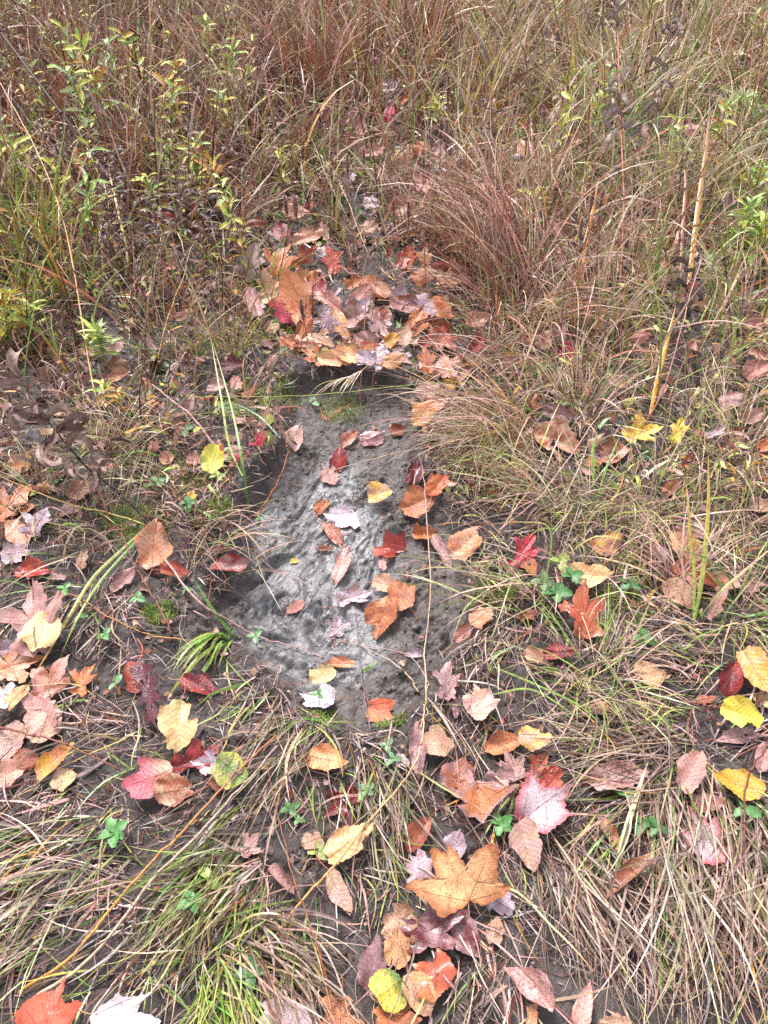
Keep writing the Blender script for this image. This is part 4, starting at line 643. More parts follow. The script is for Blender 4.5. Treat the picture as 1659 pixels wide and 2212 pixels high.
BL = [
 ([(320,1135,.02),(260,1190,.035),(200,1250,.045),(150,1330,.045),(110,1400,.035),(60,1480,.015)], .0058, 'lime', 'ochre', 'upper long bent blade, lime turning ochre, over the dusty pink maple leaf'),
 ([(330,1130,.02),(270,1195,.03),(212,1262,.035),(165,1340,.035),(130,1420,.02)], .0050, 'green', 'yelg', 'lower long bent green blade beside the muted yellow poplar leaf'),
 ([(510,1380,.0),(498,1366,.01),(455,1310,.03),(415,1244,.05)], .0060, 'green', 'green', 'straight dark green blade pointing up from the lime tuft at the mud rim'),
 ([(480,1385,.01),(430,1420,.03),(390,1470,.02),(362,1506,.006)], .0075, 'lime', 'yelg', 'broad lime blade bending down from the tuft at the mud rim'),
 ([(480,1390,.01),(445,1440,.015),(401,1517,.006)], .0080, 'lime', 'lime', 'broad bright green blade pointing at the broad pale orange leaf'),
 ([(1330,1899,.004),(1345,1820,.02),(1375,1720,.035),(1400,1645,.045)], .0085, 'lime', 'pale', 'broad yellow-green blade standing out of the combed grass above the rolled leaf'),
 ([(1498,1340,.0),(1500,1240,.05),(1490,1140,.10),(1482,1044,.15)], .0062, 'lime', 'ochre', 'shorter of two lime leaves standing up from the pinkish tussock'),
 ([(1500,1340,.0),(1518,1240,.06),(1530,1100,.13),(1530,980,.19)], .0080, 'lime', 'ochre', 'taller of two lime leaves standing up from the pinkish tussock'),
 ([(1170,1300,.01),(1190,1150,.10),(1130,1128,.11),(1040,1135,.11)], .0030, 'lime', 'rust', 'arched blade, lime at the base and rust at the tip, over the crimson maple leaf'),
 ([(1258,610,0),(1262,540,.05),(1275,480,.09),(1295,380,.15)], .0130, 'gold', 'gold', 'broad ochre blade standing in front of the pale straw clump'),
 ([(1485,640,0),(1498,530,.06),(1512,420,.13),(1530,286,.21),(1534,180,.27)], .0150, 'gold', 'dark', 'tallest ochre blade with a dark withered tip'),
 ([(1470,600,0),(1476,480,.07),(1482,400,.12),(1478,362,.14),(1462,372,.145)], .0110, 'rust', 'dark', 'rust blade with a hooked tip next to the tallest ochre blade'),
 ([(1500,500,.0),(1530,400,.07),(1568,270,.15),(1580,255,.16)], .0050, 'redbrown', 'dark', 'narrow dark blade leaning away from the tallest ochre blade'),
 ([(1400,920,0),(1420,820,.05),(1440,740,.09),(1460,660,.13)], .0100, 'gold', 'gold', 'leaning ochre blade between the black curled stalk and the pale clump'),
 ([(1400,905,0),(1450,910,.03),(1410,950,.02),(1430,990,.02)], .0050, 'ochre', 'yelg', None),
 ([(265,620,0),(275,560,.04),(265,500,.07),(240,390,.13),(233,344,.16)], .0085, 'lime', 'gold', 'upright lime and ochre blade below the big spotted goldenrod leaf'),
 ([(222,620,0),(222,550,.04),(215,500,.06),(225,470,.08)], .0090, 'ash', 'pink', 'broad withered blade with folded tip'),
 ([(300,180,0),(298,110,.05),(298,20,.12),(298,-30,.16)], .0120, 'green', 'lime', 'upright green blade standing tallest near the top edge'),
 ([(335,170,0),(340,120,.04),(352,60,.08)], .0060, 'lime', 'ochre', 'short ochre-tipped blade beside the upright green blade'),
 ([(540,1120,.0),(525,1010,.05),(500,880,.10),(460,740,.14)], .0048, 'green', 'lime', 'slim green leaf standing at the rim near the head of the mud'),
 ([(530,1050,.0),(495,960,.05),(478,860,.09),(455,730,.14)], .0052, 'lime', 'yelg', 'taller yellow-green leaf standing at the rim near the mossy bank'),
 ([(605,940,.01),(560,900,.03),(500,872,.04),(440,880,.04)], .0040, 'bluegreen', 'green', 'dew-covered blue-green blade arching over the rim'),
 ([(345,985,.02),(300,975,.03),(250,985,.02)], .0040, 'green', 'lime', 'horizontal green blade under the grey-brown curled-leaf plant'),
 ([(1200,600,0),(1230,520,.04),(1205,400,.1)], .0030, 'lime', 'yelg', None),
 ([(780,1450,.0),(800,1440,.01),(812,1425,.015)], .0050, 'green', 'green', 'short green blade on the lower mud'),
 ([(1283,1050,.02),(1280,980,.06),(1290,930,.09)], .0070, 'lime', 'green', 'bright green blade in front of the big tan leaves'),
 ([(1295,1060,.02),(1310,1010,.05),(1340,940,.08)], .0050, 'lime', 'green', 'second bright green blade leaning past the big tan leaves'),
 ([(1659,1190,.08),(1600,1240,.07),(1560,1275,.06),(1510,1335,.01)], .0050, 'straw', 'lime', 'pale blade slanting in from the photo edge to the pinkish tussock'),
 ([(1065,1440,.02),(1160,1480,.03),(1260,1530,.03),(1330,1600,.02)], .0036, 'lime', 'green', 'long lime blade lying across above the golden tan oval leaf'),
 ([(1065,1500,.02),(1150,1490,.03),(1250,1550,.03)], .0034, 'lime', 'lime', 'short lime blade lying below the longer one'),
]
# ------------------------------------------------------------------ where the leaves lie, so that grass parts round them
FT = np.zeros((1120, 840), bool)      # coarse map of directions already taken by a leaf
for P, y in FOOT:
    px, py = proj(P); n = len(px)//2
    hull = np.stack([px, py], 1); c = hull.mean(0)
    for f in np.linspace(.05, .86, 14):
        q = c+(hull-c)*f; i = np.clip((q[:, 1]/2).astype(int), 0, 1119); j = np.clip((q[:, 0]/2).astype(int), 0, 839); FT[i, j] = True
for L_ in [q[0] for q in ST]+[q[0] for q in BL]:
    c = catmull(np.array([q[:2] for q in L_], float), 40)
    for dx in (-3, 0, 3): FT[np.clip((c[:, 1]/2).astype(int), 0, 1119), np.clip(((c[:, 0]+dx)/2).astype(int), 0, 839)] = True
_yy, _xx = np.mgrid[0:1120, 0:840]
for qx, qy, rx, ry in ((1325,45,60,40),(1345,80,25,50),(1352,165,32,32),(1348,245,45,55),(1450,62,30,50),(1430,160,30,35),(1415,240,25,30),(1484,560,20,40),(1484,640,24,50),(1484,730,24,60),(1484,830,20,50),(30,810,40,30),(90,915,55,40),(165,985,50,35),(238,720,60,60),(960,300,12,30),(965,200,12,40),(752,430,12,40),(645,500,14,40),(785,430,10,30)): FT |= ((_xx*2-qx)/rx)**2+((_yy*2-qy)/ry)**2 < 1
FT2 = FT.copy()
for di in (-1, 0, 1):
    for dj in (-1, 0, 1): FT2 |= np.roll(np.roll(FT, di, 0), dj, 1)
FT = FT2
def taken(P):
    px, py = proj(P); ok = (px > 0) & (px < 1679) & (py > 0) & (py < 2239)
    return FT[np.clip((py/2).astype(int), 0, 1119), np.clip((px/2).astype(int), 0, 839)] & ok

# ------------------------------------------------------------------ grass
def hsvj(C, rng, s=.24):
    C = C*(1+rng.normal(0, s, (len(C), 1))); return np.clip(C*(1+rng.normal(0, .06, C.shape)), .01, .9)
GP = {k: np.array(v) for k, v in dict(straw=(.56,.39,.26), pale=(.72,.57,.44), ash=(.36,.26,.23), grey=(.17,.12,.115), redbrown=(.22,.070,.045), pink=(.50,.28,.245), ochre=(.56,.29,.06), gold=(.66,.30,.025), rust=(.40,.13,.05), green=(.13,.29,.045), lime=(.29,.40,.085), yelg=(.46,.46,.12), bluegreen=(.22,.36,.20), dark=(.055,.030,.028), moss=(.20,.26,.06)).items()}
def blade_pts(root, az, el0, el1, length, seg, wob, rng, hug=.003, bend=0):
    n = len(root); P = np.zeros((n, seg+1, 3)); P[:, 0] = root; T = np.zeros((n, seg+1, 3)); w1 = rng.normal(0, wob, n); w2 = rng.normal(0, wob, n); ph = rng.uniform(0, 6.28, n)
    for s in range(seg+1):
        t = s/seg; a = az+w1*t+w2*np.sin(t*4+ph)*.5+bend*t; e = el0+(el1-el0)*t**1.2+rng.normal(0, wob*.25, n)
        T[:, s] = np.stack([np.cos(a)*np.cos(e), np.sin(a)*np.cos(e), np.sin(e)], 1)
        if s: 
            P[:, s] = P[:, s-1]+T[:, s-1]*(length/seg)[:, None]; g = gh(P[:, s, 0], P[:, s, 1])+hug
            P[:, s, 2] = np.maximum(P[:, s, 2], g)
    return P, T
def ribbons(P, T, width, roll, cbase, ctip, tex=None, tip=.12):
    n, m, _ = P.shape; up = np.array([0, 0, 1.0]); H = np.cross(T, up); H /= np.linalg.norm(H, axis=2)[..., None]+1e-9; Nn = np.cross(H, T)
    r = roll[:, None, None]+np.linspace(0, 1, m)[None, :, None]*(roll[:, None, None]*.6); Wd = H*np.cos(r)+Nn*np.sin(r)
    t = np.linspace(0, 1, m); prof = np.minimum(1, .65+t*1.2)*np.clip(1-((t-.35)/.65).clip(0)**2, tip, 1)
    hw = width[:, None, None]*.5*prof[None, :, None]; V = np.stack([P-Wd*hw, P+Wd*hw], 2).reshape(-1, 3)
    I = (np.arange(n)[:, None]*m+np.arange(m-1)[None]).reshape(-1); Q = np.stack([2*I, 2*I+1, 2*I+3, 2*I+2], 1)
    tt = (t[None, :, None]**1.4); C = cbase[:, None]*(1-tt)+ctip[:, None]*tt; C = np.repeat(C, 2, 1).reshape(-1, 3)
    return V, Q, C
class Sward:
    def __init__(s): s.V = []; s.Q = []; s.C = []; s.n = 0
    def add(s, V, Q, C): s.V.append(V); s.Q.append(Q+s.n); s.C.append(C); s.n += len(V)
    def blades(s, root, az, el0, el1, length, width, cb, ct, seg=6, wob=.25, seed=0, part=.0, hug=.003, jit=.16, bend=0):
        rng = np.random.default_rng(seed); n = len(root); f = lambda v: np.full(n, float(v)) if np.isscalar(v) else np.asarray(v, float)
        cb = hsvj(cb, rng, jit); ct = hsvj(ct, rng, jit)
        P, T = blade_pts(root, f(az), f(el0), f(el1), f(length), seg, wob, rng, hug, bend)
        if part > 0:
            hit = taken(P).sum(1) >= 1; keep = ~hit | (rng.random(n) > part); P, T, cb, ct = P[keep], T[keep], cb[keep], ct[keep]; w = f(width)[keep]; n = len(P)
        else: w = f(width)
        if n == 0: return
        s.add(*ribbons(P, T, w, rng.uniform(-.9, .9, n), cb, ct))
    def build(s, name, mat, **k):
        if not s.V: return None
        me = quads(name, np.concatenate(s.V), np.concatenate(s.Q), cols=np.concatenate(s.C)); return link(name, me, mat, **k)
def pick(names, p, n, rng):
    A_ = np.stack([GP[k] for k in names]); p = np.array(p, float); return A_[rng.choice(len(names), n, p=p/p.sum())]
def ring_samples(n, rng):
    # ground just beyond the picture on every side
    y = rng.uniform(-.35, 7.6, n); inn = np.where(y < .28, -.0, .48+.37*y); inn = np.where(y > 6.7, 0, inn); x = (inn+(.50+.37*np.maximum(y, .28)+.85-inn)*rng.random(n))*rng.choice([-1, 1], n); return x, y
def world_samples(n, rng, y0=.28, y1=6.6, fall=0.0):
    y = y0+(y1-y0)*rng.random(n*5); half = .50+.37*y; q = half*(1+y-y0)**(-fall); keep = rng.random(n*5) < q/q.max(); y = y[keep][:n]; half = .50+.37*y
    x = rng.uniform(-1, 1, len(y))*half; return x, y
def idw(px, py, pts):
    a = np.array(pts, float); w = 1/(((px[:, None]-a[None, :, 0])**2+(py[:, None]-a[None, :, 1])**2)+900); w = w**1.5
    th = np.radians(a[:, 2]); return np.arctan2((w*np.sin(th)).sum(1), (w*np.cos(th)).sum(1))
def screen_az(px, py, ang):
    """direction on the ground that runs at this angle in the photograph"""
    a = flat(px, py); b = flat(px+6*np.cos(ang), py-6*np.sin(ang)); return np.arctan2(b[:, 1]-a[:, 1], b[:, 0]-a[:, 0])
def mudness(x, y): return sstep(-.01, .03, sdpoly(x+.018*fbm(x, y, .07, 3, 31), y+.018*fbm(x, y, .07, 3, 37), MUD))
def soilness(x, y):
    m = np.zeros_like(x)
    for q in SOIL: m = np.maximum(m, sstep(-.02, .04, sdpoly(x, y, q)))
    return m
def root3(x, y): return np.stack([x, y, gh(x, y)], 1)
FLOW = [(60,1700,200),(300,1640,165),(150,1860,200),(60,2050,215),(300,2000,220),(200,1930,205),(480,1930,230),(430,2120,225),(560,1700,235),(600,1640,240),(560,2060,-40),(640,2140,-50),(480,2190,-85),(700,1730,-95),(800,1700,-75),(850,1830,-88),(880,1650,-70),
        (1000,1640,-60),(1120,1900,-65),(1200,1830,-72),(1300,1700,195),(1250,1620,190),(1420,1600,185),(1590,1590,15),(1500,1720,-60),(1480,1900,-78),(1400,1950,-70),(1560,2080,-92),(1620,1900,-62),(1640,2150,-95),(1280,2100,-75),(1000,2150,-80),(1150,2180,-70),
        (400,1480,230),(300,1400,225),(560,1560,250),(180,1580,200),(1000,1560,-100),(1100,1450,-130),(1150,1520,-60),(1300,1480,-110),(1500,1420,160),(1600,1350,140),(1050,1320,-60)]
G1 = Sward(); rng = np.random.default_rng(21)
# flattened thatch of the near half: mostly lying, combed in the direction people walked
x, y = world_samples(30000, rng, .28, 1.75); px, py = proj(root3(x, y)); md = mudness(x, y); so = soilness(x, y)
cl = fbm(x, y, .07, 2, 91); keep = (md < .25) & (rng.random(len(x)) > so*.90) & (rng.random(len(x)) < .42+1.5*cl+.20) & (py > 1180+120*rng.random(len(x)))
x, y, px, py, cl = x[keep], y[keep], px[keep], py[keep], cl[keep]; n = len(x)
az = screen_az(px, py, idw(px, py, FLOW)+.0)+rng.normal(0, .50, n)+1.1*fbm(x, y, .10, 2, 92); gfrac = sstep(-.05, .35, fbm(x, y, .10, 2, 93)+.12*(px < 620)*(py > 1800)+.10*(px > 1250))
isg = rng.random(n) < .06+.34*gfrac
cb = np.where(isg[:, None], pick(['green', 'lime', 'yelg', 'bluegreen'], [.4, .3, .2, .1], n, rng), pick(['straw', 'ash', 'grey', 'pink', 'dark', 'ochre', 'pale', 'redbrown'], [.11, .22, .22, .16, .18, .02, .05, .06], n, rng))
ct = np.where(isg[:, None], pick(['lime', 'yelg', 'straw', 'ochre'], [.4, .3, .2, .1], n, rng), cb*1.05)
G1.blades(root3(x, y)+[0, 0, .002], az, rng.uniform(.02, .42, n), rng.uniform(-.35, .1, n), rng.uniform(.04, .15, n), np.exp(rng.normal(-6.2, .38, n)), cb, ct, 7, .45, 1, part=.72, hug=.003)
# short broken dead pieces lying every way, also over the soil
x, y = world_samples(42000, rng, .28, 2.6); md = mudness(x, y); so = soilness(x, y); k = (rng.random(len(x)) > md*.985) & (rng.random(len(x)) > so*.30); x, y = x[k], y[k]; n = len(x)
c = pick(['ash', 'grey', 'dark', 'pink', 'redbrown', 'straw'], [.25, .28, .2, .12, .1, .05], n, rng)
G1.blades(root3(x, y)+[0, 0, .002], rng.uniform(0, 6.28, n), rng.uniform(-.05, .35, n), rng.uniform(-.3, .1, n), rng.uniform(.015, .06, n), rng.uniform(.0008, .0026, n), c, c, 4, .35, 2, part=.9, hug=.002)
G1.build('dead_grass', M_GRASS, kind='stuff')
# standing sward beyond the mud: a dense short layer and a taller one through it
G2 = Sward(); G3 = Sward()
names = ['pale', 'straw', 'ash', 'grey', 'redbrown', 'pink', 'ochre', 'rust', 'green', 'lime', 'yelg', 'dark']; TB = np.stack([GP[q] for q in names])
def sward(n0, short, sd):
    rng = np.random.default_rng(sd); x, y = world_samples(n0, rng, .9, 6.9, .55); px, py = proj(root3(x, y)); md = mudness(x, y)
    edge = sstep(1440, 1060, py+60*fbm(x, y, .2, 2, 95)); hole = sstep(530, 590, px)*sstep(1060, 980, px)*sstep(520, 590, py)*sstep(910, 860, py)
    keep = (md < .12) & (rng.random(len(x)) < edge*(1-.68*hole)*(.55+1.0*np.clip(fbm(x, y, .16, 2, 96)+.35, 0, 1)))
    x, y, px, py, hole = x[keep], y[keep], px[keep], py[keep], hole[keep]; n = len(x)
    L_ = sstep(780, 380, px); R_ = sstep(850, 1250, px); Mi = 1-np.maximum(L_, R_); far = sstep(950, 200, py); blot = fbm(x, y, .35, 3, 97); b2 = fbm(x, y, .22, 2, 197); z = 0*px
    W = np.stack([z+.08+.12*R_+.05*blot, z+.13+.14*R_, .15-.04*R_, .22*L_+.05, .13+.12*Mi+.11*L_-.08*R_-.08*blot, z+.12, .02+.03*Mi, .03+.03*Mi, .06+.06*R_+.10*b2, .06+.13*R_+.10*b2, .04+.14*R_+.08*b2, .26*L_+.07], 1).clip(.004)
    W /= W.sum(1)[:, None]; kk = (rng.random(n)[:, None] > W.cumsum(1)).sum(1).clip(0, 11); cb = TB[kk]; ct = cb*.55+.45*pick(['straw', 'pink', 'pale', 'redbrown'], [.35, .3, .2, .15], n, rng)
    if short: ln = rng.uniform(.03, .10, n)*(.7+.9*far)*(1-.4*hole); e0 = rng.uniform(.1, 1.25, n); e1 = rng.uniform(-.6, .6, n); wd = np.exp(rng.normal(-6.2, .42, n))*(1+1.7*far); sg = 4
    else: ln = rng.uniform(.09, .30, n)*(.60+1.0*far)*(1-.45*hole); e0 = rng.uniform(.6, 1.5, n); e1 = e0-rng.uniform(.1, 2.3, n)*(1-.35*far); wd = np.exp(rng.normal(-6.2, .42, n))*(1+1.5*far); sg = 6
    G2.blades(root3(x, y), rng.uniform(0, 6.28, n), e0, e1, ln, wd, cb, ct, sg, .32, sd, part=.88, jit=.34)
sward(130000, True, 31); sward(58000, False, 32)
x, y = world_samples(12000, rng, 1.5, 6.8, .3); px, py = proj(root3(x, y)); md = mudness(x, y); d = .16+.30*sstep(520, 300, px)+.35*sstep(1150, 1350, px)+.25*sstep(350, 0, py); d = d*(1-.9*((px > 540) & (px < 1060) & (py > 450))); keep = (md < .1) & (py < 1120) & (rng.random(len(x)) < d*(.4+1.6*np.clip(fbm(x, y, .3, 2, 198)+.25, 0, 1))); x, y, px = x[keep], y[keep], px[keep]; n = len(x)
lg = rng.random(n)[:, None] < .45; cb = np.where(lg, pick(['green', 'lime', 'yelg', 'bluegreen'], [.4, .3, .2, .1], n, rng), pick(['ochre', 'rust', 'straw', 'pink', 'redbrown', 'pale'], [.25, .18, .2, .15, .12, .1], n, rng)); ct = np.where(lg, pick(['lime', 'ochre', 'straw', 'yelg'], [.4, .2, .2, .2], n, rng), cb)
G2.blades(root3(x, y), rng.uniform(0, 6.28, n), rng.uniform(.9, 1.5, n), rng.uniform(-.3, 1.3, n), rng.uniform(.16, .42, n), rng.uniform(.003, .0070, n), cb, ct, 7, .2, 33, part=.75)
x, y = ring_samples(42000, rng); n = len(x); lo = (y < 1.7)[:, None]; cb = np.where(lo, pick(['ash', 'pink', 'straw', 'grey', 'lime', 'dark'], [.25, .2, .2, .15, .12, .08], n, rng), np.where((x < 0)[:, None], pick(['redbrown', 'dark', 'ash', 'straw', 'green', 'pink', 'ochre'], [.25, .15, .15, .15, .12, .13, .05], n, rng), pick(['straw', 'pale', 'pink', 'lime', 'yelg', 'redbrown', 'ash'], [.2, .15, .18, .15, .12, .12, .08], n, rng)))
lo = lo[:, 0]; az = np.where(lo, np.where(x < 0, radians(215), radians(-80))+rng.normal(0, .6, n), rng.uniform(0, 6.28, n)); e0 = np.where(lo, rng.uniform(0, .45, n), rng.uniform(.2, 1.45, n)); e1 = np.where(lo, rng.uniform(-.4, .2, n), e0-rng.uniform(.2, 2, n))
G2.blades(root3(x, y), az, e0, e1, np.where(lo, rng.uniform(.05, .17, n), rng.uniform(.05, .30, n)), np.exp(rng.normal(-6.05, .4, n))*(1+.2*np.maximum(y-1, 0)), cb, cb, 4, .35, 35, jit=.3)
G2.build('meadow_grass', M_GRASS, kind='stuff')
# small leafy weeds mixed through the meadow, too many to count
LW = Sward(); x, y = world_samples(42000, rng, 1.2, 6.6, .35); px, py = proj(root3(x, y)); d = .10+.75*sstep(640, 420, px)*sstep(900, 500, py)+.22*sstep(620, 350, px)+.30*sstep(1000, 1300, px); d = d*(1-.95*((px > 520) & (px < 1060) & (py > 430)))
k = (mudness(x, y) < .1) & (py < 1150) & (rng.random(len(x)) < d*(.25+2.0*np.clip(fbm(x, y, .25, 2, 199)+.2, 0, 1))); x, y, px = x[k], y[k], px[k]; n = len(x); far = sstep(1.5, 3.5, y)
dead = rng.random(n)[:, None] < np.where(px < 650, .52, .40)[:, None]; cl = fbm(x, y, .4, 2, 201)[:, None]
c = np.where(dead, pick(['redbrown', 'dark', 'pink', 'grey', 'ash', 'rust'], [.25, .28, .16, .14, .1, .07], n, rng), np.where(cl > .12, pick(['ochre', 'yelg', 'rust'], [.4, .4, .2], n, rng), pick(['lime', 'yelg', 'green', 'bluegreen'], [.35, .28, .22, .15], n, rng)))
R3 = root3(x, y); R3[:, 2] += rng.uniform(.01, .16, n)*(.5+.5*far)
LW.blades(R3, rng.uniform(0, 6.28, n), rng.uniform(-.2, 1.0, n), rng.uniform(-1.2, .2, n), rng.uniform(.018, .050, n), rng.uniform(.004, .010, n), c, c, 4, .3, 77, part=.85)
LW.build('meadow_weeds', M_HERB, kind='stuff')
# upright thin dark stems among it
x, y = world_samples(9000, rng, 1.6, 6.8); px, py = proj(root3(x, y)); d = .30+.5*sstep(600, 250, px)+.45*((px > 560) & (px < 900) & (py < 330))+.25*sstep(500, 0, py); keep = (mudness(x, y) < .1) & (py < 1050) & (rng.random(len(x)) < d); x, y, px, py = x[keep], y[keep], px[keep], py[keep]; n = len(x)
c = pick(['redbrown', 'dark', 'rust', 'grey'], [.5, .25, .12, .13], n, rng)
G3.blades(root3(x, y), rng.uniform(0, 6.28, n), rng.uniform(1.05, 1.54, n), rng.uniform(.7, 1.5, n), rng.uniform(.14, .46, n), rng.uniform(.0018, .0030, n)*(1+.9*sstep(900, 200, py)), c, c*1.1, 5, .12, 4, part=.5)
G3.build('thin_dead_stems', M_GRASS, kind='stuff')

# ------------------------------------------------------------------ leaf litter under the grass
def litter(name, n, ymin, ymax, smin, smax, names, p, seed, mat, cond):
    rng = np.random.default_rng(seed); x, y = world_samples(n, rng, ymin, ymax); x2, y2 = ring_samples(int(n*.45), rng); x = np.r_[x, x2]; y = np.r_[y, y2]; px, py = proj(root3(x, y)); k = cond(x, y, px, py, rng); x, y = x[k], y[k]; n = len(x)
    if n == 0: return
    c = np.stack([np.array(PAL[q]) for q in names])[rng.choice(len(names), n, p=np.array(p)/sum(p))]*rng.uniform(.6, 1.1, (n, 1)); K = 9
    th = np.linspace(0, 2*pi, K, endpoint=False)[None]+rng.uniform(0, .5, (n, 1)); s = rng.uniform(smin, smax, n)[:, None]; el = rng.uniform(.4, .9, (n, 1)); rr = (1+rng.normal(0, .22, (n, K)))
    u = np.cos(th)*rr*s; v = np.sin(th)*rr*s*el; wv = (rng.uniform(-1, 1, (n, 1))*u**2+rng.uniform(-1, 1, (n, 1))*v**2*2)/s*.6
    a = rng.uniform(0, 6.28, (n, 1)); t1 = rng.normal(0, .4, (n, 1)); t2 = rng.normal(-.2, .4, (n, 1))
    X = u*np.cos(a)-v*np.sin(a); Y = u*np.sin(a)+v*np.cos(a); Z = wv+X*t1-Y*t2
    base = root3(x, y); Z = Z-np.minimum(Z.min(1), 0)[:, None]*.7+.002+rng.uniform(0, .01, (n, 1))
    V = np.zeros((n, K+1, 3)); V[:, 1:, 0] = X; V[:, 1:, 1] = Y; V[:, 1:, 2] = Z; V[:, 0, 2] = Z.mean(1)+rng.normal(0, .002, n); V += base[:, None]
    I = np.arange(n)[:, None, None]*(K+1); r = np.arange(K); T = (I+np.stack([np.zeros(K, int), 1+r, 1+(r+1) % K], 1)[None]).reshape(-1, 3)
    C = np.repeat(c[:, None], K+1, 1)*np.r_[1, np.full(K, .85)][None, :, None]
    link(name, tris(name, V.reshape(-1, 3), T, cols=C.reshape(-1, 3)), mat, kind='stuff')
litter('leaf_litter', 5200, 1.1, 6.6, .006, .022, ['dusty', 'mauve', 'brown', 'salmon', 'rust', 'tan', 'darkbrown', 'maroon', 'peach'], [.2, .13, .16, .12, .1, .1, .09, .04, .06], 41, M_HERB,
       lambda x, y, px, py, r: (mudness(x, y) < .1) & (py < 1450))
litter('brown_leaf_crumbs', 4200, .3, 2.4, .002, .007, ['brown', 'darkbrown', 'rust', 'mauve', 'tan', 'purple'], [.25, .3, .1, .12, .1, .13], 42, M_HERB, lambda x, y, px, py, r: (r.random(len(x)) > .9*mudness(x, y)))
litter('low_herb_leaves', 12000, 1.2, 6.6, .004, .013, ['green', 'yelgreen', 'olive', 'green'], [.35, .3, .15, .2], 43, M_HERB, lambda x, y, px, py, r: (mudness(x, y) < .1) & (py < 1400) & (fbm(x, y, .22, 2, 99) > -.02-.15*(px < 600)))

# lumps of trodden earth
def lumps():
    rng = np.random.default_rng(51); x, y = world_samples(46000, rng, .3, 2.2); m = mudness(x, y); px, py = proj(root3(x, y)); w = sstep(-.02, .04, sdpoly(x, y, WET)); s = np.maximum(soilness(x, y), np.maximum(m, .55*sstep(-.10, 0, sdpoly(x, y, MUD))))
    k = (rng.random(len(x)) < (s*(1-.90*w)+.22)*(.35+1.3*(fbm(x, y, .06, 2, 53)+.4).clip(0))); x, y, w = x[k], y[k], w[k]; n = len(x); t = (1+5**.5)/2
    ico = np.array([(-1,t,0),(1,t,0),(-1,-t,0),(1,-t,0),(0,-1,t),(0,1,t),(0,-1,-t),(0,1,-t),(t,0,-1),(t,0,1),(-t,0,-1),(-t,0,1)])/1.9
    F = np.array([(0,11,5),(0,5,1),(0,1,7),(0,7,10),(0,10,11),(1,5,9),(5,11,4),(11,10,2),(10,7,6),(7,1,8),(3,9,4),(3,4,2),(3,2,6),(3,6,8),(3,8,9),(4,9,5),(2,4,11),(6,2,10),(8,6,7),(9,8,1)])
    r = np.exp(rng.normal(-6.55, .6, n)).clip(.0005, .0065); V = ico[None]*(1+rng.normal(0, .22, (n, 12, 1)))*r[:, None, None]*np.array([1, 1, .65]); V += root3(x, y)[:, None]+[0, 0, 0]
    C = np.where(w[:, None] > .5, np.array([[.16, .155, .15]]), np.array([[.10, .085, .079]]))*rng.uniform(.5, 1.35, (n, 1)); T = (np.arange(n)[:, None, None]*12+F[None]).reshape(-1, 3)
    link('earth_crumbs', tris('earth_crumbs', V.reshape(-1, 3), T, cols=np.repeat(C, 12, 0)), M_SOILBIT, kind='stuff')
lumps()
# moss and seedling grass on the rims
MS = Sward(); rng = np.random.default_rng(61)
for i, (px, py, r) in enumerate(MOSS):
    n = int(r*26); a = rng.uniform(0, 6.28, n); q = np.sqrt(rng.random(n))*r*1.05; P = flat(px+q*np.cos(a)*1.15, py+q*np.sin(a)*.75); k = (rng.random(n) > .6*mudness(P[:, 0], P[:, 1])); P = P[k]; n = len(P)
    c = pick(['moss', 'lime', 'yelg', 'green'], [.45, .15, .2, .2], n, rng); MS.blades(root3(P[:, 0], P[:, 1]), rng.uniform(0, 6.28, n), rng.uniform(.3, 1.4, n), rng.uniform(-.2, 1, n), rng.uniform(.004, .016, n), rng.uniform(.0010, .0022, n), c*.8, c, 3, .4, 70+i, part=.8, hug=.001)
n = 1300; x, y = world_samples(n, rng, .6, 1.9); k = mudness(x, y) > .4; k &= (rng.random(len(x)) > .75*sstep(-.02, .04, sdpoly(x, y, WET))); x, y = x[k], y[k]; n = len(x)
MS.blades(root3(x, y), rng.uniform(0, 6.28, n), rng.uniform(0, .8, n), rng.uniform(-.4, .3, n), rng.uniform(.006, .03, n), rng.uniform(.0006, .0013, n), pick(['dark', 'grey', 'ash', 'green', 'redbrown'], [.3, .25, .2, .08, .17], n, rng), pick(['dark', 'ash'], [.5, .5], n, rng), 4, .5, 98, part=.8, hug=.001)
MS.build('moss', M_MOSS, kind='stuff')
RT = Sward(); x, y = world_samples(14000, rng, .6, 1.9); k = (mudness(x, y) > .3) & (rng.random(len(x)) < .35+.9*fbm(x, y, .08, 2, 55)); x, y = x[k], y[k]; n = len(x); q_ = pick(['dark', 'grey', 'ash', 'redbrown'], [.55, .25, .1, .1], n, rng)
RT.blades(root3(x, y), rng.normal(radians(58), .7, n), rng.uniform(0, .3, n), rng.uniform(-.4, .2, n), np.exp(rng.normal(-3.9, .6, n)).clip(.006, .08), rng.uniform(.0007, .0017, n), q_*.6, q_*.6, 5, .8, 97, part=.85, hug=.0008); RT.build('rootlets', M_MOSS, kind='stuff')

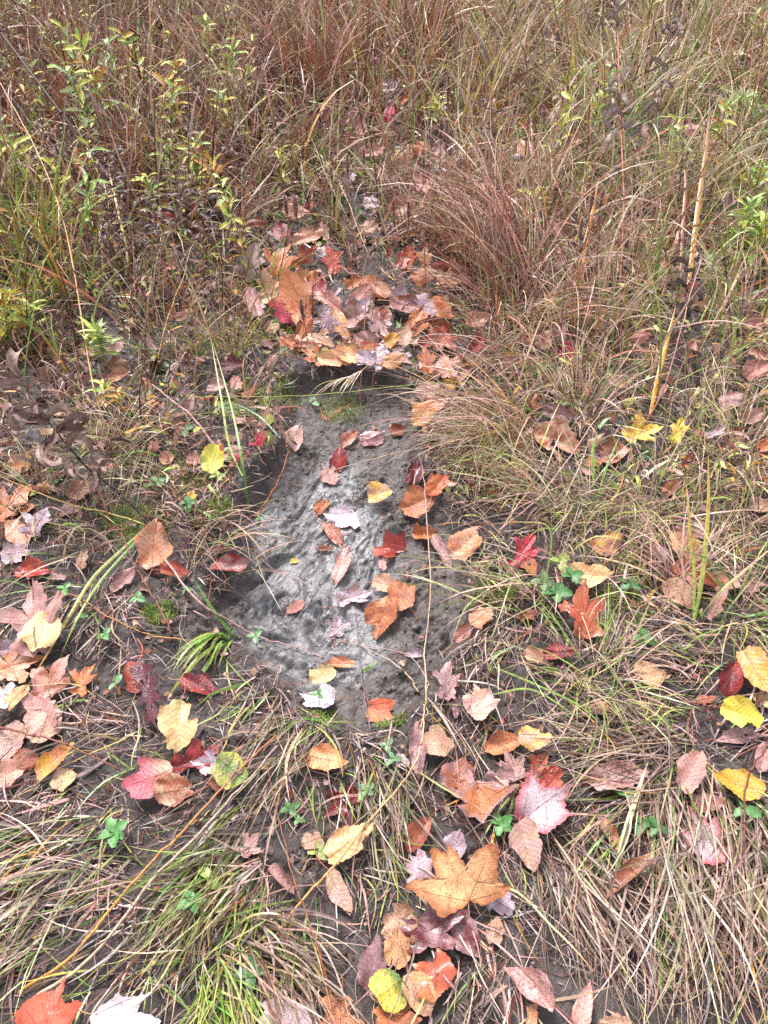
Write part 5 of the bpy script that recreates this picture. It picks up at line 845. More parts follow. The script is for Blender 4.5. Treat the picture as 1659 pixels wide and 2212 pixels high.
# ------------------------------------------------------------------ tussocks: each clump a thing of its own
def tussock(name, px, py, n, rad, ln, el, droop, cols, tips, label, az=None, spread=3.14, width=(.0016, .0032), seed=0, part=.55, bend=0, seg=9, mat=None):
    rng = np.random.default_rng(seed+int(px)); c = flat(px, py); c3 = at(px, py); a = rng.uniform(0, 6.28, n); q = np.sqrt(rng.random(n))*rad; x = c[0]+q*np.cos(a); y = c[1]+q*np.sin(a)
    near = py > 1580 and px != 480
    fr_ = 1+.9*float(sstep(900, 150, np.array(py)))
    width = (width[0]*fr_, width[1]*fr_)
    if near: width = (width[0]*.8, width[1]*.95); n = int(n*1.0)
    if az is None: A_ = a+rng.normal(0, .5, n)
    else: A_ = screen_az(np.full(n, px), np.full(n, py), np.full(n, radians(az)))+rng.normal(0, spread, n)
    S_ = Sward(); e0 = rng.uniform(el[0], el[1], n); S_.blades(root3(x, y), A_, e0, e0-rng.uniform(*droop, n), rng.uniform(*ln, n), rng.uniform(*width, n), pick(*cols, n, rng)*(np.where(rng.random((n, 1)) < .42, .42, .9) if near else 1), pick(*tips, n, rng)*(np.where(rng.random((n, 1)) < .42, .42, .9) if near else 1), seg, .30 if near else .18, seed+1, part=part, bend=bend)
    if not S_.V: return
    o = link(name, None, loc=c3); tag(o, label, 'grass clump', 'grass tussocks')
    V = np.concatenate(S_.V)-c3; me = quads('blades', V, np.concatenate(S_.Q), cols=np.concatenate(S_.C)); link('blades', me, mat or M_GRASS, o, kind='stuff')
RB = (['redbrown', 'rust', 'pink', 'ash', 'straw', 'pale'], [.36, .12, .18, .10, .16, .08]); STR = (['straw', 'pale', 'pink', 'ash'], [.35, .2, .25, .2]); GR = (['green', 'lime', 'yelg'], [.45, .35, .2]); GT = (['lime', 'yelg', 'straw', 'ochre'], [.4, .25, .2, .15]); OC = (['ochre', 'rust', 'yelg'], [.55, .25, .2]); FN = (['straw', 'pink', 'lime', 'pale', 'ash'], [.3, .2, .15, .15, .2])
tussock('sedge_tussock', 1110, 680, 250, .15, (.18, .42), (.7, 1.45), (.4, 2.1), RB, RB, 'large red-brown sedge tussock arching over the leaves and the mud', seed=1, part=.35)
tussock('sedge_tussock', 1120, 640, 120, .10, (.40, .66), (.85, 1.25), (1.0, 1.9), RB, (['redbrown', 'straw', 'pink', 'rust'], [.4, .2, .2, .2]), 'long arching red-brown stems leaning up and across from the sedge tussock', az=140, spread=.40, seed=2, part=.2, width=(.002, .0034))
tussock('sedge_tussock', 1150, 520, 70, .10, (.30, .5), (1.0, 1.4), (.5, 1.6), RB, RB, 'sparser red-brown sedge stems standing behind the large tussock', seed=52, part=.2)
tussock('sedge_tussock', 1010, 560, 150, .09, (.18, .34), (.9, 1.5), (.2, 1.3), RB, RB, 'upright red-brown sedge behind the rust leaves', seed=3, part=.4)
tussock('sedge_tussock', 690, 215, 230, .12, (.24, .44), (1.0, 1.5), (.2, 1.3), (['rust', 'redbrown', 'ochre', 'dark'], [.35, .4, .1, .15]), RB, 'tall rust-coloured sedge clump near the top of the meadow', seed=4)
tussock('sedge_tussock', 905, 130, 150, .12, (.25, .42), (1.0, 1.45), (.2, 1.5), (['rust', 'redbrown', 'ochre'], [.3, .5, .2]), FN, 'rust and ochre sedge clump beside the taller rust clump', seed=5)
tussock('grass_tussock', 1290, 690, 200, .08, (.15, .30), (.8, 1.4), (.3, 1.5), FN, FN, 'straw and pale green grass clump beside the crimson leaf', seed=6)
tussock('grass_tussock', 1245, 900, 190, .06, (.10, .24), (.7, 1.4), (.5, 1.9), FN, FN, 'fine straw-coloured grass clump above the big tan leaves', seed=7)
tussock('grass_tussock', 1040, 960, 330, .05, (.13, .28), (.3, 1.0), (.5, 1.5), FN, STR, 'fine pale grass fringe sweeping over the edge of the mud', az=190, spread=.55, seed=8, part=.8, width=(.0010, .0018))
tussock('grass_tussock', 1030, 1010, 110, .03, (.06, .16), (.5, 1.4), (.6, 1.6), (['lime', 'yelg', 'green'], [.5, .3, .2]), (['straw', 'lime'], [.5, .5]), 'small feathery yellow-green tuft on the edge of the mud', seed=9, width=(.001, .0018))
tussock('grass_tussock', 1465, 1275, 120, .03, (.10, .26), (.5, 1.2), (.8, 1.9), (['pink', 'straw', 'ash'], [.45, .3, .25]), (['pink', 'straw'], [.6, .4]), 'tussock of curved pinkish dead blades round two tall lime leaves', az=120, spread=.9, seed=10, width=(.002, .0045))
tussock('grass_tussock', 1600, 1330, 130, .05, (.08, .20), (.4, 1.3), (.4, 1.4), (['green', 'bluegreen', 'lime', 'straw'], [.3, .2, .2, .3]), GT, 'green grass clump beside the pale peach leaf near the photo edge', seed=11)
tussock('grass_tussock', 1280, 1470, 170, .07, (.07, .17), (.4, 1.3), (.5, 1.7), (['lime', 'green', 'straw', 'pink', 'ash'], [.25, .15, .2, .2, .2]), (['lime', 'straw', 'pink'], [.4, .3, .3]), 'mixed green and straw clump between the peach leaf and the tan oval leaf', seed=12)
tussock('grass_tussock', 490, 1370, 26, .012, (.08, .15), (.45, 1.0), (.7, 1.3), (['green', 'lime', 'yelg'], [.6, .2, .2]), (['lime', 'yelg', 'straw'], [.4, .3, .3]), 'small lime green tuft with broad blades falling away from the mud', az=235, spread=.35, seed=13, width=(.004, .007))
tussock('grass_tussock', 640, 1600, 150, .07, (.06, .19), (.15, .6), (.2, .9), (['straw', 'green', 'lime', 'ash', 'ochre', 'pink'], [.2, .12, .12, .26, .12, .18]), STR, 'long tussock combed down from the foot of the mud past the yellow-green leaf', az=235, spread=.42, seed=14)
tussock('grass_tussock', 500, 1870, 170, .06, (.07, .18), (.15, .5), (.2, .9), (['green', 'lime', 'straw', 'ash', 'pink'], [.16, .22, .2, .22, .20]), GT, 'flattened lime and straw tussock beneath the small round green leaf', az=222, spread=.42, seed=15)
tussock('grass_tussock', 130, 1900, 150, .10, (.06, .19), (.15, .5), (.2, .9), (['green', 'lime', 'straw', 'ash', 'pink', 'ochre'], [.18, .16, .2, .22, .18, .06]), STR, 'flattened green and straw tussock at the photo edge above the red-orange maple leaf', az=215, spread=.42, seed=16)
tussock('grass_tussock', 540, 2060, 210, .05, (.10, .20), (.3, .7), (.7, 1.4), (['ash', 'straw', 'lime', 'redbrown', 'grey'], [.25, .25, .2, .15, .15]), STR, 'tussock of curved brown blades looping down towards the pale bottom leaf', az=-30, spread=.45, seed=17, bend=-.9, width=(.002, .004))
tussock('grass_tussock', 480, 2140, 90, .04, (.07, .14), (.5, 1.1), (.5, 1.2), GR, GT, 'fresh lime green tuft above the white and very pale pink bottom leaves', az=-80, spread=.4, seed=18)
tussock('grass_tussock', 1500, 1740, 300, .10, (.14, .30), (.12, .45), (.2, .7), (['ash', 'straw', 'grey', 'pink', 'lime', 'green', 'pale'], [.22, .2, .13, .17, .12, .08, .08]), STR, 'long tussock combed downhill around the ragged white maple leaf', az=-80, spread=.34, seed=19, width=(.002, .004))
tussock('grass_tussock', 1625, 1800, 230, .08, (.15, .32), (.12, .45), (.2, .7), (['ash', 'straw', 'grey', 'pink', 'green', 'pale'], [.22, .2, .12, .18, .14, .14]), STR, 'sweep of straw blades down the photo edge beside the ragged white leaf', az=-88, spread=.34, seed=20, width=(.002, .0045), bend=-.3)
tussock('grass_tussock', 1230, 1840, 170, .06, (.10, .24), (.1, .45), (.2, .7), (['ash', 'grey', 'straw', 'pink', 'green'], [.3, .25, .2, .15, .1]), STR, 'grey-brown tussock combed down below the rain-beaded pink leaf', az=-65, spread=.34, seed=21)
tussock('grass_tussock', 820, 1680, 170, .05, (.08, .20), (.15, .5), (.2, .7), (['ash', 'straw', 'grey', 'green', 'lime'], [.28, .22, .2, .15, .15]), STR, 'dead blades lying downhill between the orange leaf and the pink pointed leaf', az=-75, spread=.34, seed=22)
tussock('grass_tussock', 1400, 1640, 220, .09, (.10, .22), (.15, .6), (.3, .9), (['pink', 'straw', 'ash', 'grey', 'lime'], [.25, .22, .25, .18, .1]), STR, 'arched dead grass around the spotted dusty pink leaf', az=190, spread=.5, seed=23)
tussock('grass_tussock', 560, 640, 70, .04, (.12, .24), (.9, 1.45), (.1, .8), GR, GT, 'fresh green tuft beside the dusty pink leaf above the mud bank', seed=24, part=.7)
tussock('grass_tussock', 480, 770, 90, .05, (.10, .22), (.8, 1.4), (.1, .9), GR, OC, 'green and ochre tuft on the mossy bank', seed=25, part=.6)
tussock('grass_tussock', 60, 560, 110, .10, (.25, .42), (.9, 1.35), (.1, .6), (['green', 'yelg', 'ochre'], [.5, .3, .2]), GT, 'broad-bladed green clump at the photo edge under the goldenrod', seed=26, width=(.004, .009))
tussock('grass_tussock', 235, 1000, 170, .07, (.08, .18), (.5, 1.3), (.5, 1.6), (['lime', 'straw', 'green', 'pale'], [.3, .3, .2, .2]), STR, 'pale green tuft below the grey-brown curled-leaf plant', seed=27, width=(.001, .002))
tussock('grass_tussock', 1590, 990, 260, .12, (.10, .24), (.6, 1.4), (.4, 1.6), FN, FN, 'wiry straw clump under the tall ochre blade at the photo edge', seed=28)
tussock('grass_tussock', 1370, 240, 260, .16, (.20, .40), (.9, 1.45), (.2, 1.3), (['pale', 'yelg', 'straw', 'lime'], [.3, .25, .25, .2]), (['pale', 'straw'], [.5, .5]), 'tall pale straw clump around the grey curled milkweed', seed=29)
tussock('grass_tussock', 1565, 420, 240, .16, (.16, .34), (.9, 1.45), (.2, 1.3), (['lime', 'yelg', 'pale', 'green'], [.35, .25, .25, .15]), (['pale', 'yelg'], [.5, .5]), 'yellow-green clump behind the tall ochre blade', seed=30)
tussock('grass_tussock', 1600, 60, 190, .16, (.14, .30), (.9, 1.45), (.1, 1.0), (['green', 'lime', 'bluegreen'], [.5, .3, .2]), GT, 'fresh green clump in the top corner of the photo', seed=31)

DK = (['redbrown', 'dark', 'rust', 'grey'], [.4, .25, .2, .15]); GO = (['green', 'lime', 'ochre', 'yelg'], [.4, .25, .2, .15])
for a_ in [
 ('sedge_tussock', 1230, 560, 110, .12, (.22, .46), (.9, 1.45), (.2, 1.6), RB, RB, 'loose sedge tussock between the large tussock and the broad ochre blade', dict(seed=60, part=.3)),
 ('sedge_tussock', 1060, 470, 90, .12, (.22, .44), (.9, 1.45), (.2, 1.6), RB, STR, 'loose sedge tussock under the long arching stems', dict(seed=61, part=.3)),
 ('sedge_tussock', 1240, 800, 90, .06, (.16, .34), (.7, 1.35), (.5, 1.9), RB, RB, 'short red-brown sedge tussock on the near side of the crimson leaf', dict(seed=62, part=.45)),
 ('grass_tussock', 1110, 930, 190, .08, (.22, .42), (.5, 1.05), (.8, 1.5), (['straw', 'pink', 'ochre', 'lime', 'redbrown'], [.3, .25, .15, .15, .15]), STR, 'long straw and ochre blades sweeping over the golden leaf at the mud edge', dict(az=176, spread=.42, seed=63, part=.6)),
 ('grass_tussock', 1100, 790, 110, .08, (.18, .36), (.6, 1.1), (.8, 1.6), RB, STR, 'pink and brown straws leaning over the salmon maple leaf', dict(az=188, spread=.5, seed=64, part=.8)),
 ('grass_tussock', 1200, 1080, 130, .08, (.14, .30), (.4, 1.0), (.6, 1.5), FN, FN, 'wiry straw grass leaning towards the feathery yellow-green tuft', dict(az=170, spread=.9, seed=65, part=.5)),
 ('grass_tussock', 1400, 1120, 150, .08, (.12, .28), (.5, 1.3), (.6, 1.9), (['pink', 'straw', 'lime', 'redbrown', 'green'], [.3, .25, .15, .15, .15]), FN, 'mixed tussock above the golden brown oval leaf', dict(seed=66, part=.5)),
 ('grass_tussock', 1120, 1290, 120, .08, (.12, .26), (.4, .9), (.7, 1.3), (['straw', 'lime', 'pink', 'ash', 'green'], [.25, .25, .2, .15, .15]), FN, 'straw and lime blades leaning from the clover-like plants over the lower mud edge', dict(az=190, spread=.5, seed=90, part=.7)),
 ('grass_tussock', 480, 1190, 90, .07, (.10, .22), (.4, 1.0), (.6, 1.3), (['straw', 'redbrown', 'green', 'pink'], [.3, .25, .2, .25]), FN, 'brown and green blades leaning off the rim between the upright poplar leaf and the mud', dict(az=-30, spread=.7, seed=91, part=.7, width=(.001, .002))),
 ('sedge_tussock', 60, 160, 150, .2, (.22, .46), (1.0, 1.5), (.1, 1.3), DK, RB, 'dark red-brown clump in the top corner behind the black leaning stem', dict(seed=67)),
 ('sedge_tussock', 170, 60, 160, .22, (.25, .5), (1.0, 1.5), (.1, 1.2), RB, RB, 'brown sedge clump beside the tall green blade at the top', dict(seed=68)),
 ('sedge_tussock', 420, 90, 170, .2, (.25, .5), (1.0, 1.5), (.1, 1.2), DK, STR, 'dark sedge clump between the tall green blade and the rust clump', dict(seed=69)),
 ('grass_tussock', 400, 60, 70, .12, (.25, .45), (1.1, 1.5), (.1, .9), GO, GT, 'bright green blades rising from the dark sedge clump at the top', dict(seed=70, width=(.003, .006))),
 ('sedge_tussock', 1080, 60, 170, .22, (.25, .5), (1.0, 1.5), (.1, 1.4), RB, STR, 'pinkish brown clump at the top edge next to the dead goldenrods', dict(seed=71)),
 ('grass_tussock', 1010, 200, 150, .18, (.15, .34), (.8, 1.45), (.3, 1.7), FN, STR, 'pale arching grass clump before the dead goldenrods', dict(seed=72)),
 ('grass_tussock', 1260, 160, 170, .2, (.2, .42), (.9, 1.5), (.2, 1.4), (['pale', 'yelg', 'straw', 'pink'], [.3, .25, .25, .2]), STR, 'pale yellow straw clump beside the grey milkweed leaves', dict(seed=73)),
 ('grass_tussock', 1460, 120, 180, .2, (.2, .44), (.9, 1.5), (.2, 1.6), (['straw', 'pale', 'lime', 'pink'], [.3, .3, .2, .2]), STR, 'tall nodding straw clump behind the black-stemmed milkweed', dict(seed=74)),
 ('sedge_tussock', 1640, 200, 150, .2, (.22, .44), (.9, 1.5), (.2, 1.4), RB, RB, 'red-brown clump at the photo edge behind the blue-green herb', dict(seed=75)),
 ('grass_tussock', 1440, 420, 170, .14, (.16, .36), (.8, 1.45), (.2, 1.5), (['yelg', 'lime', 'straw', 'pale'], [.3, .25, .25, .2]), FN, 'yellow-green grass clump on the near side of the milkweeds', dict(seed=76, width=(.002, .0042))),
 ('grass_tussock', 1370, 600, 150, .12, (.14, .32), (.8, 1.45), (.3, 1.6), FN, RB, 'straw and pink clump between the broad ochre blade and the black stalk', dict(seed=77)),
 ('grass_tussock', 1620, 700, 150, .12, (.12, .28), (.7, 1.4), (.3, 1.6), FN, FN, 'wiry pink and green clump at the photo edge by the salmon leaf', dict(seed=78)),
 ('sedge_tussock', 30, 330, 120, .15, (.2, .42), (.9, 1.5), (.2, 1.4), DK, RB, 'dark brown clump at the photo edge beneath the long ochre straw', dict(seed=79)),
 ('grass_tussock', 140, 640, 90, .09, (.18, .36), (.8, 1.4), (.2, 1.2), (['green', 'ochre', 'lime', 'bluegreen'], [.4, .25, .2, .15]), GT, 'green and ochre blades around the foot of the long ochre straw', dict(seed=80, width=(.003, .006))),
 ('grass_tussock', 30, 720, 80, .08, (.14, .3), (.7, 1.4), (.3, 1.4), GO, GT, 'green tuft at the photo edge above the grey-brown curled-leaf plant', dict(seed=81, width=(.0025, .005))),
 ('grass_tussock', 370, 770, 90, .08, (.14, .3), (.8, 1.45), (.2, 1.2), (['green', 'straw', 'lime', 'redbrown'], [.35, .25, .2, .2]), STR, 'thin upright clump between the seedling and the black twig', dict(seed=82)),
 ('grass_tussock', 330, 960, 120, .08, (.09, .2), (.5, 1.3), (.5, 1.7), (['lime', 'straw', 'green', 'pink'], [.3, .25, .25, .2]), FN, 'low pale green clump beside the broad pinkish dead stalk', dict(seed=83)),
 ('grass_tussock', 100, 1080, 120, .08, (.08, .2), (.5, 1.3), (.5, 1.7), (['lime', 'straw', 'green', 'pink'], [.25, .25, .25, .25]), FN, 'low green clump between the mauve maple leaf and the dusty pink oval leaf', dict(seed=84)),
 ('grass_tussock', 250, 1180, 100, .07, (.08, .18), (.5, 1.3), (.5, 1.7), (['green', 'straw', 'lime', 'redbrown'], [.35, .25, .2, .2]), FN, 'fine green clump behind the upright poplar leaf', dict(seed=85, width=(.0009, .0018))),
 ('sedge_tussock', 220, 470, 130, .14, (.16, .34), (.9, 1.5), (.2, 1.5), DK, RB, 'dark tangled clump in the heart of the goldenrod stand', dict(seed=86)),
 ('sedge_tussock', 560, 400, 90, .12, (.14, .3), (.9, 1.5), (.2, 1.5), DK, STR, 'thin dark clump where the arching straw meets the goldenrod', dict(seed=87))]: tussock(*a_[:-1], **a_[-1])

# ------------------------------------------------------------------ single stems and blades that stand out
def stem_pts(pts): return catmull([at(*p) for p in pts], 6)
def stem(name, pts, r, col, label, tip=None, cat='stem', group='single dead stems'):
    P = stem_pts(pts); o3 = P[0].copy(); c0, c1 = np.array(GP.get(col, PAL.get(col))), np.array(GP.get(tip or col, PAL.get(tip or col))); t = np.linspace(0, 1, len(P))[:, None]
    P = P+np.random.default_rng(len(label or 'x')).normal(0, .0008, P.shape)
    o = link(name, tube_mesh(name, P-o3, r, r*.55, 5, c0*(1-t)+c1*t), M_STEM, loc=o3)
    for i in range(3, len(P)-2, 7):     # joints along the stem
        d = P[i+1]-P[i]; d /= np.linalg.norm(d)+1e-9; link('node', tube_mesh('node', np.array([P[i]-d*r*1.4, P[i], P[i]+d*r*1.4])-o3, np.array([r*.9, r*1.55, r*.8]), 0, 5, c0*.6), M_STEM, o)
    if label: tag(o, label, cat, group)
    return o
def blade(name, pts, w, col, tip, label, fold=.35, group='broad single blades', roll=None):
    P = stem_pts(pts); n = len(P); o3 = P[0].copy(); T = np.gradient(P, axis=0); T /= np.linalg.norm(T, axis=1)[:, None]+1e-9
    vd = P-CAMP; vd /= np.linalg.norm(vd, axis=1)[:, None]; H = np.cross(T, vd*.7+np.array([0, 0, -.5])); H /= np.linalg.norm(H, axis=1)[:, None]+1e-9; Nn = np.cross(H, T)
    t = np.linspace(0, 1, n); pr = np.minimum(1, .5+t*2)*np.clip(1-((t-.4)/.6).clip(0)**2.2, .06, 1); hw = (w/2*pr)[:, None]
    V = np.stack([P-H*hw+Nn*hw*fold, P, P+H*hw+Nn*hw*fold], 1).reshape(-1, 3)-o3; I = np.arange(n-1)*3; Q = np.concatenate([np.stack([I, I+1, I+4, I+3], 1), np.stack([I+1, I+2, I+5, I+4], 1)])
    c0, c1 = GP[col], GP[tip]; tt = t[:, None]**1.3; C = np.repeat(c0*(1-tt)+c1*tt, 3, 0)*np.tile([1, .82, 1], n)[:, None]
    o = link(name, quads(name, V, Q, cols=C), M_GRASS, loc=o3)
    if label: tag(o, label, 'grass blade', group)
    return o
PLST = {}
for i, (p, r, c, t, lab) in enumerate(ST): PLST[i] = stem('dry_stem', p, r, c, lab, t)
for p, w, c, t, lab in BL:
    if lab: blade('grass_shoot', p, w, c, t, lab)

# ------------------------------------------------------------------ plants with parts
def lance_mesh(name, col, tipc, seed, L=1.0, W=.24, droop=.35, curl=0.0, m=9):
    rng = np.random.default_rng(seed); t = np.linspace(0, 1, m); e = .15-droop*t*2; e = e-curl*t**2; dx = np.cos(e); dz = np.sin(e); X = np.concatenate([[0], np.cumsum((dx[:-1]+dx[1:])/2)/(m-1)])*L; Z = np.concatenate([[0], np.cumsum((dz[:-1]+dz[1:])/2)/(m-1)])*L
    Y0 = .06*L*np.sin(t*3+rng.uniform(0, 6)); w = W*L*np.sin(pi*np.clip(t*.94+.05, 0, 1))**.8*.5*(1+rng.normal(0, .05, m)); tw = rng.normal(0, .5)*t
    rows = [np.stack([X, Y0+s*w*np.cos(tw), Z+abs(s)*w*.45+s*w*np.sin(tw)], 1) for s in (-1, -.5, 0, .5, 1)]; V = np.stack(rows, 1).reshape(-1, 3); I = np.arange(m-1)[:, None]*5+np.arange(4)[None]; I = I.ravel(); Q = np.stack([I, I+1, I+6, I+5], 1)
    c = np.array(col)*(1-t[:, None]**2)+np.array(tipc)*t[:, None]**2; C = np.repeat(c, 5, 0)*np.tile([.9, 1, 1.15, 1, .9], m)[:, None]
    return quads(name, V, Q, cols=C)
def curl_mesh(seed, col, L=1.0, W=.3, turns=1.3, m=22):
    rng = np.random.default_rng(seed); t = np.linspace(0, 1, m); k = turns*2*pi*(.25*t+.75*t**2.2); e = .9-k; st = 1-.55*t; X = np.concatenate([[0], np.cumsum(np.cos(e[:-1])*st[:-1])/(m-1)])*L; Z = np.concatenate([[0], np.cumsum(np.sin(e[:-1])*st[:-1])/(m-1)])*L
    Y = .30*L*t*rng.normal(0, 1)+.08*L*np.sin(t*7+rng.uniform(0, 6)); w = W*L*.5*np.sin(pi*np.clip(t*.93+.05, 0, 1))**.7; nx = -np.sin(e); nz = np.cos(e); rows = []
    for s in (-1, -.6, -.2, .2, .6, 1):
        b = (abs(s)**1.5)*w*(.8 if W < .4 else 1.0)+.05*w*np.sin(t*40+s*5); rows.append(np.stack([X+nx*b, Y+s*w*(1-.25*abs(s)), Z+nz*b], 1))
    V = np.stack(rows, 1).reshape(-1, 3); V[6:] += rng.normal(0, .005*L, (len(V)-6, 3))*np.array([.6, 1, 1]); I = (np.arange(m-1)[:, None]*6+np.arange(5)[None]).ravel(); Q = np.stack([I, I+1, I+7, I+6], 1); c = np.array(col)
    C = np.tile(c, (len(V), 1))*np.tile([.8, 1.25, .75, .8, 1.2, .85], m)[:, None]*(.7+.6*rng.random((len(V), 1))); return quads('curled_leaf', V, Q, cols=C)
LM = {}
def lmesh(key):
    if key not in LM:
        kind, i = key.split(':'); c, t = dict(yg=((.50,.55,.11),(.62,.56,.10)), gr=((.26,.42,.10),(.38,.50,.10)), pg=((.42,.54,.28),(.48,.54,.24)), oc=((.55,.36,.06),(.50,.20,.04)), br=((.14,.08,.06),(.10,.06,.05)), pu=((.09,.05,.055),(.07,.04,.05)), br2=((.26,.15,.10),(.2,.1,.07)))[kind]
        LM[key] = lance_mesh('leaf', c, t, int(i)*7+len(kind), W=.26 if kind not in ('br', 'pu') else .2, droop=.1+.12*int(i), curl=0 if kind not in ('br', 'pu', 'br2') else 1.2); LM[key].materials.append(M_HERB)
    return LM[key]
def place_leaf(parent, key, loc, az, pitch, s, rng, name='leaf', mesh=None):
    me = mesh or lmesh(key); o = bpy.data.objects.new(name, me); COL.objects.link(o); o.parent = parent; o.location = loc; o.rotation_euler = (rng.normal(0, .35), -pitch, az); o.scale = (s, s, s); return o
def herb(name, px, py, h, lean, nl, ll, keys, label, seed, stemc='dark', r=.0016, group='goldenrod plants', lo=.35):
    rng = np.random.default_rng(seed); b = at(px, py); root = link(name, None, loc=b); tag(root, label, 'plant', group)
    top = np.array([lean[0]*h, lean[1]*h, h]); mid = top*.5+np.array([rng.normal(0, .06), rng.normal(0, .06), 0])*h; P = catmull([np.zeros(3), mid, top], 6)
    c = GP[stemc]; link('stem', tube_mesh('stem', P, r, r*.5, 5, c), M_STEM, root); ga = rng.uniform(0, 6.28)
    for i in range(nl):
        t = lo+(1-lo)*(i+.5)/nl; k = t*(len(P)-1); i0 = min(int(k), len(P)-2); loc = P[i0]+(P[i0+1]-P[i0])*(k-i0); ga += 2.4
        key = keys[rng.integers(len(keys))]+':%d' % rng.integers(4); place_leaf(root, key, loc, ga, rng.uniform(.0, .9)*(1 if t > .5 else .4), ll*rng.uniform(.65, 1.2)*(1.1-.35*t), rng)
    return root
Y = ['yg', 'yg', 'gr', 'pg']; HB = [
 (250,330,.30,14,.055,['yg','oc','gr'],'goldenrod with a long drooping spotted yellow-green leaf beside the black leaning stem'),(195,350,.26,12,.06,['gr','yg','pg'],'goldenrod with broad fresh green leaves touching the black leaning stem'),
 (70,440,.16,10,.06,['yg','oc'],'low goldenrod with brown-blotched yellow-green leaves near the photo edge'),(290,270,.24,14,.05,['pg','gr','yg'],'goldenrod with pale green leaves in the middle of the goldenrod stand'),(330,260,.24,13,.05,['yg','gr','oc'],'goldenrod with bright yellow-green leaves above the orange withered one'),
 (375,300,.22,12,.055,['oc','oc','yg','br2'],'goldenrod turning orange among greener stems'),(410,350,.22,12,.05,['br2','oc','yg'],'brown and orange goldenrod below the orange pointed leaf'),(470,230,.24,18,.045,['gr','yg'],'leafy bright green goldenrod toward the top centre'),
 (500,260,.22,15,.045,['yg','gr'],'second leafy green goldenrod, closer to the arching straw'),(520,350,.18,12,.05,['pg','yg'],'goldenrod with two pale upright leaves near the arching straw'),(440,440,.16,14,.05,['yg','oc','gr'],'low goldenrod with yellow leaves above the maroon torn leaf'),
 (470,470,.14,14,.05,['oc','yg','oc'],'low goldenrod with golden leaves near the peach round leaf'),(380,440,.16,12,.05,['yg','br2','gr'],'low goldenrod half withered, yellow and brown'),(90,130,.2,14,.055,['pg','gr','yg'],'goldenrod with grey-green leaves near the top corner'),(30,110,.2,12,.05,['yg','gr'],'goldenrod with yellow-green leaves in the top corner'),
 (130,190,.2,12,.05,['yg','oc','br2'],'goldenrod with a few ochre leaves below the corner plants'),(60,270,.2,10,.05,['br','br2','yg'],'mostly brown goldenrod under the black leaning stem'),(160,430,.2,12,.05,['br','pu','br2'],'withered dark goldenrod with hanging leaves below the golden torn piece'),
 (330,560,.16,12,.05,['br','pu','pu'],'withered purple-brown goldenrod above the flame-coloured leaf'),(400,560,.2,14,.05,['pu','br','br'],'blackened goldenrod stem full of hanging dead leaves'),(440,620,.22,15,.05,['pu','br'],'tallest blackened goldenrod beside the pink maple leaf'),
 (280,520,.2,12,.05,['pu','br'],'blackened goldenrod behind the ochre blade'),(350,640,.18,12,.05,['pu','br','br2'],'dark withered goldenrod above the slender ochre straw'),(250,610,.2,12,.05,['br','pu'],'dark withered goldenrod behind the yellow-green seedling'),(540,170,.26,12,.04,['br','pu'],'dark dead goldenrod beside the rust-coloured sedge'),
 (580,230,.24,12,.04,['pu','br'],'dark dead goldenrod in front of the rust-coloured sedge'),(600,120,.26,12,.04,['br','pu','yg'],'dark dead goldenrod behind the rust-coloured sedge'),(545,80,.2,14,.045,['gr','yg'],'green goldenrod at the top beside dark stems'),(230,100,.2,10,.045,['yg','br2'],'small goldenrod just behind the tall green blade'),
 (1155,120,.28,14,.04,['br','pu'],'dark dead goldenrod stem near the pale pink maple leaf at the top'),(1120,90,.26,14,.04,['br','pu','br2'],'second dark dead goldenrod stem at the top, nearer the sedge'),(1200,40,.2,18,.045,['yg','yg','gr'],'bright yellow goldenrod at the top beside the grey milkweed'),
 (1580,560,.14,16,.05,['yg','gr','pg'],'low yellow-green plant beyond the black curled stalk'),(1625,610,.14,16,.055,['yg','gr'],'low yellow-green plant at the photo edge under the wiry grass'),(1600,480,.14,14,.05,['gr','yg'],'low green plant behind the yellow-green clump'),
 (1580,300,.12,14,.06,['pg','gr','pg'],'blue-green broad-leaved herb beside the tall ochre blade'),(1540,330,.14,10,.05,['pg','gr'],'smaller blue-green herb in front of the broad-leaved one'),(1640,330,.12,10,.06,['gr','pg'],'green herb touching the photo edge beside the blue-green one'),
 (940,300,.12,10,.045,['yg','yg'],'small yellow ferny herb under the tall brown seed spikes'),(1150,500,.10,12,.05,['yg','gr'],'low pale green herb at the foot of the arching stems'),(20,760,.12,10,.06,['yg','oc'],'yellowing low herb at the photo edge above the grey-brown curled plant'),(75,745,.10,8,.055,['yg','gr'],'low herb with two mottled yellow leaves beside the seedling'),
 (10,650,.14,8,.05,['yg','oc'],'small yellow-leaved herb at the photo edge above the seedling')]
for i, (x, y, h, nl, ll, ks, lab) in enumerate(HB):
    r_ = np.random.default_rng(i+300); herb('goldenrod', x, y, h*1.3, (r_.normal(0, .14), r_.normal(0, .12)), int(nl*2.0), ll*(1.45 if ks[0] not in ('br','pu') else 1.2), ks, lab, i+200, stemc='redbrown' if i % 3 else 'dark')
rg = np.random.default_rng(17); pos = [(h[0], h[1]) for h in HB]; lab_seen = set(USED); kk = 0; tries = 0
DESC = {0: ('leafy yellow-green goldenrod', ['yg', 'gr', 'yg', 'pg']), 1: ('green-leaved goldenrod', ['gr', 'pg', 'yg']), 2: ('goldenrod turning ochre', ['oc', 'yg', 'br2']), 3: ('withered dark goldenrod', ['br', 'pu', 'br2']), 4: ('half-brown goldenrod', ['br2', 'br', 'yg'])}
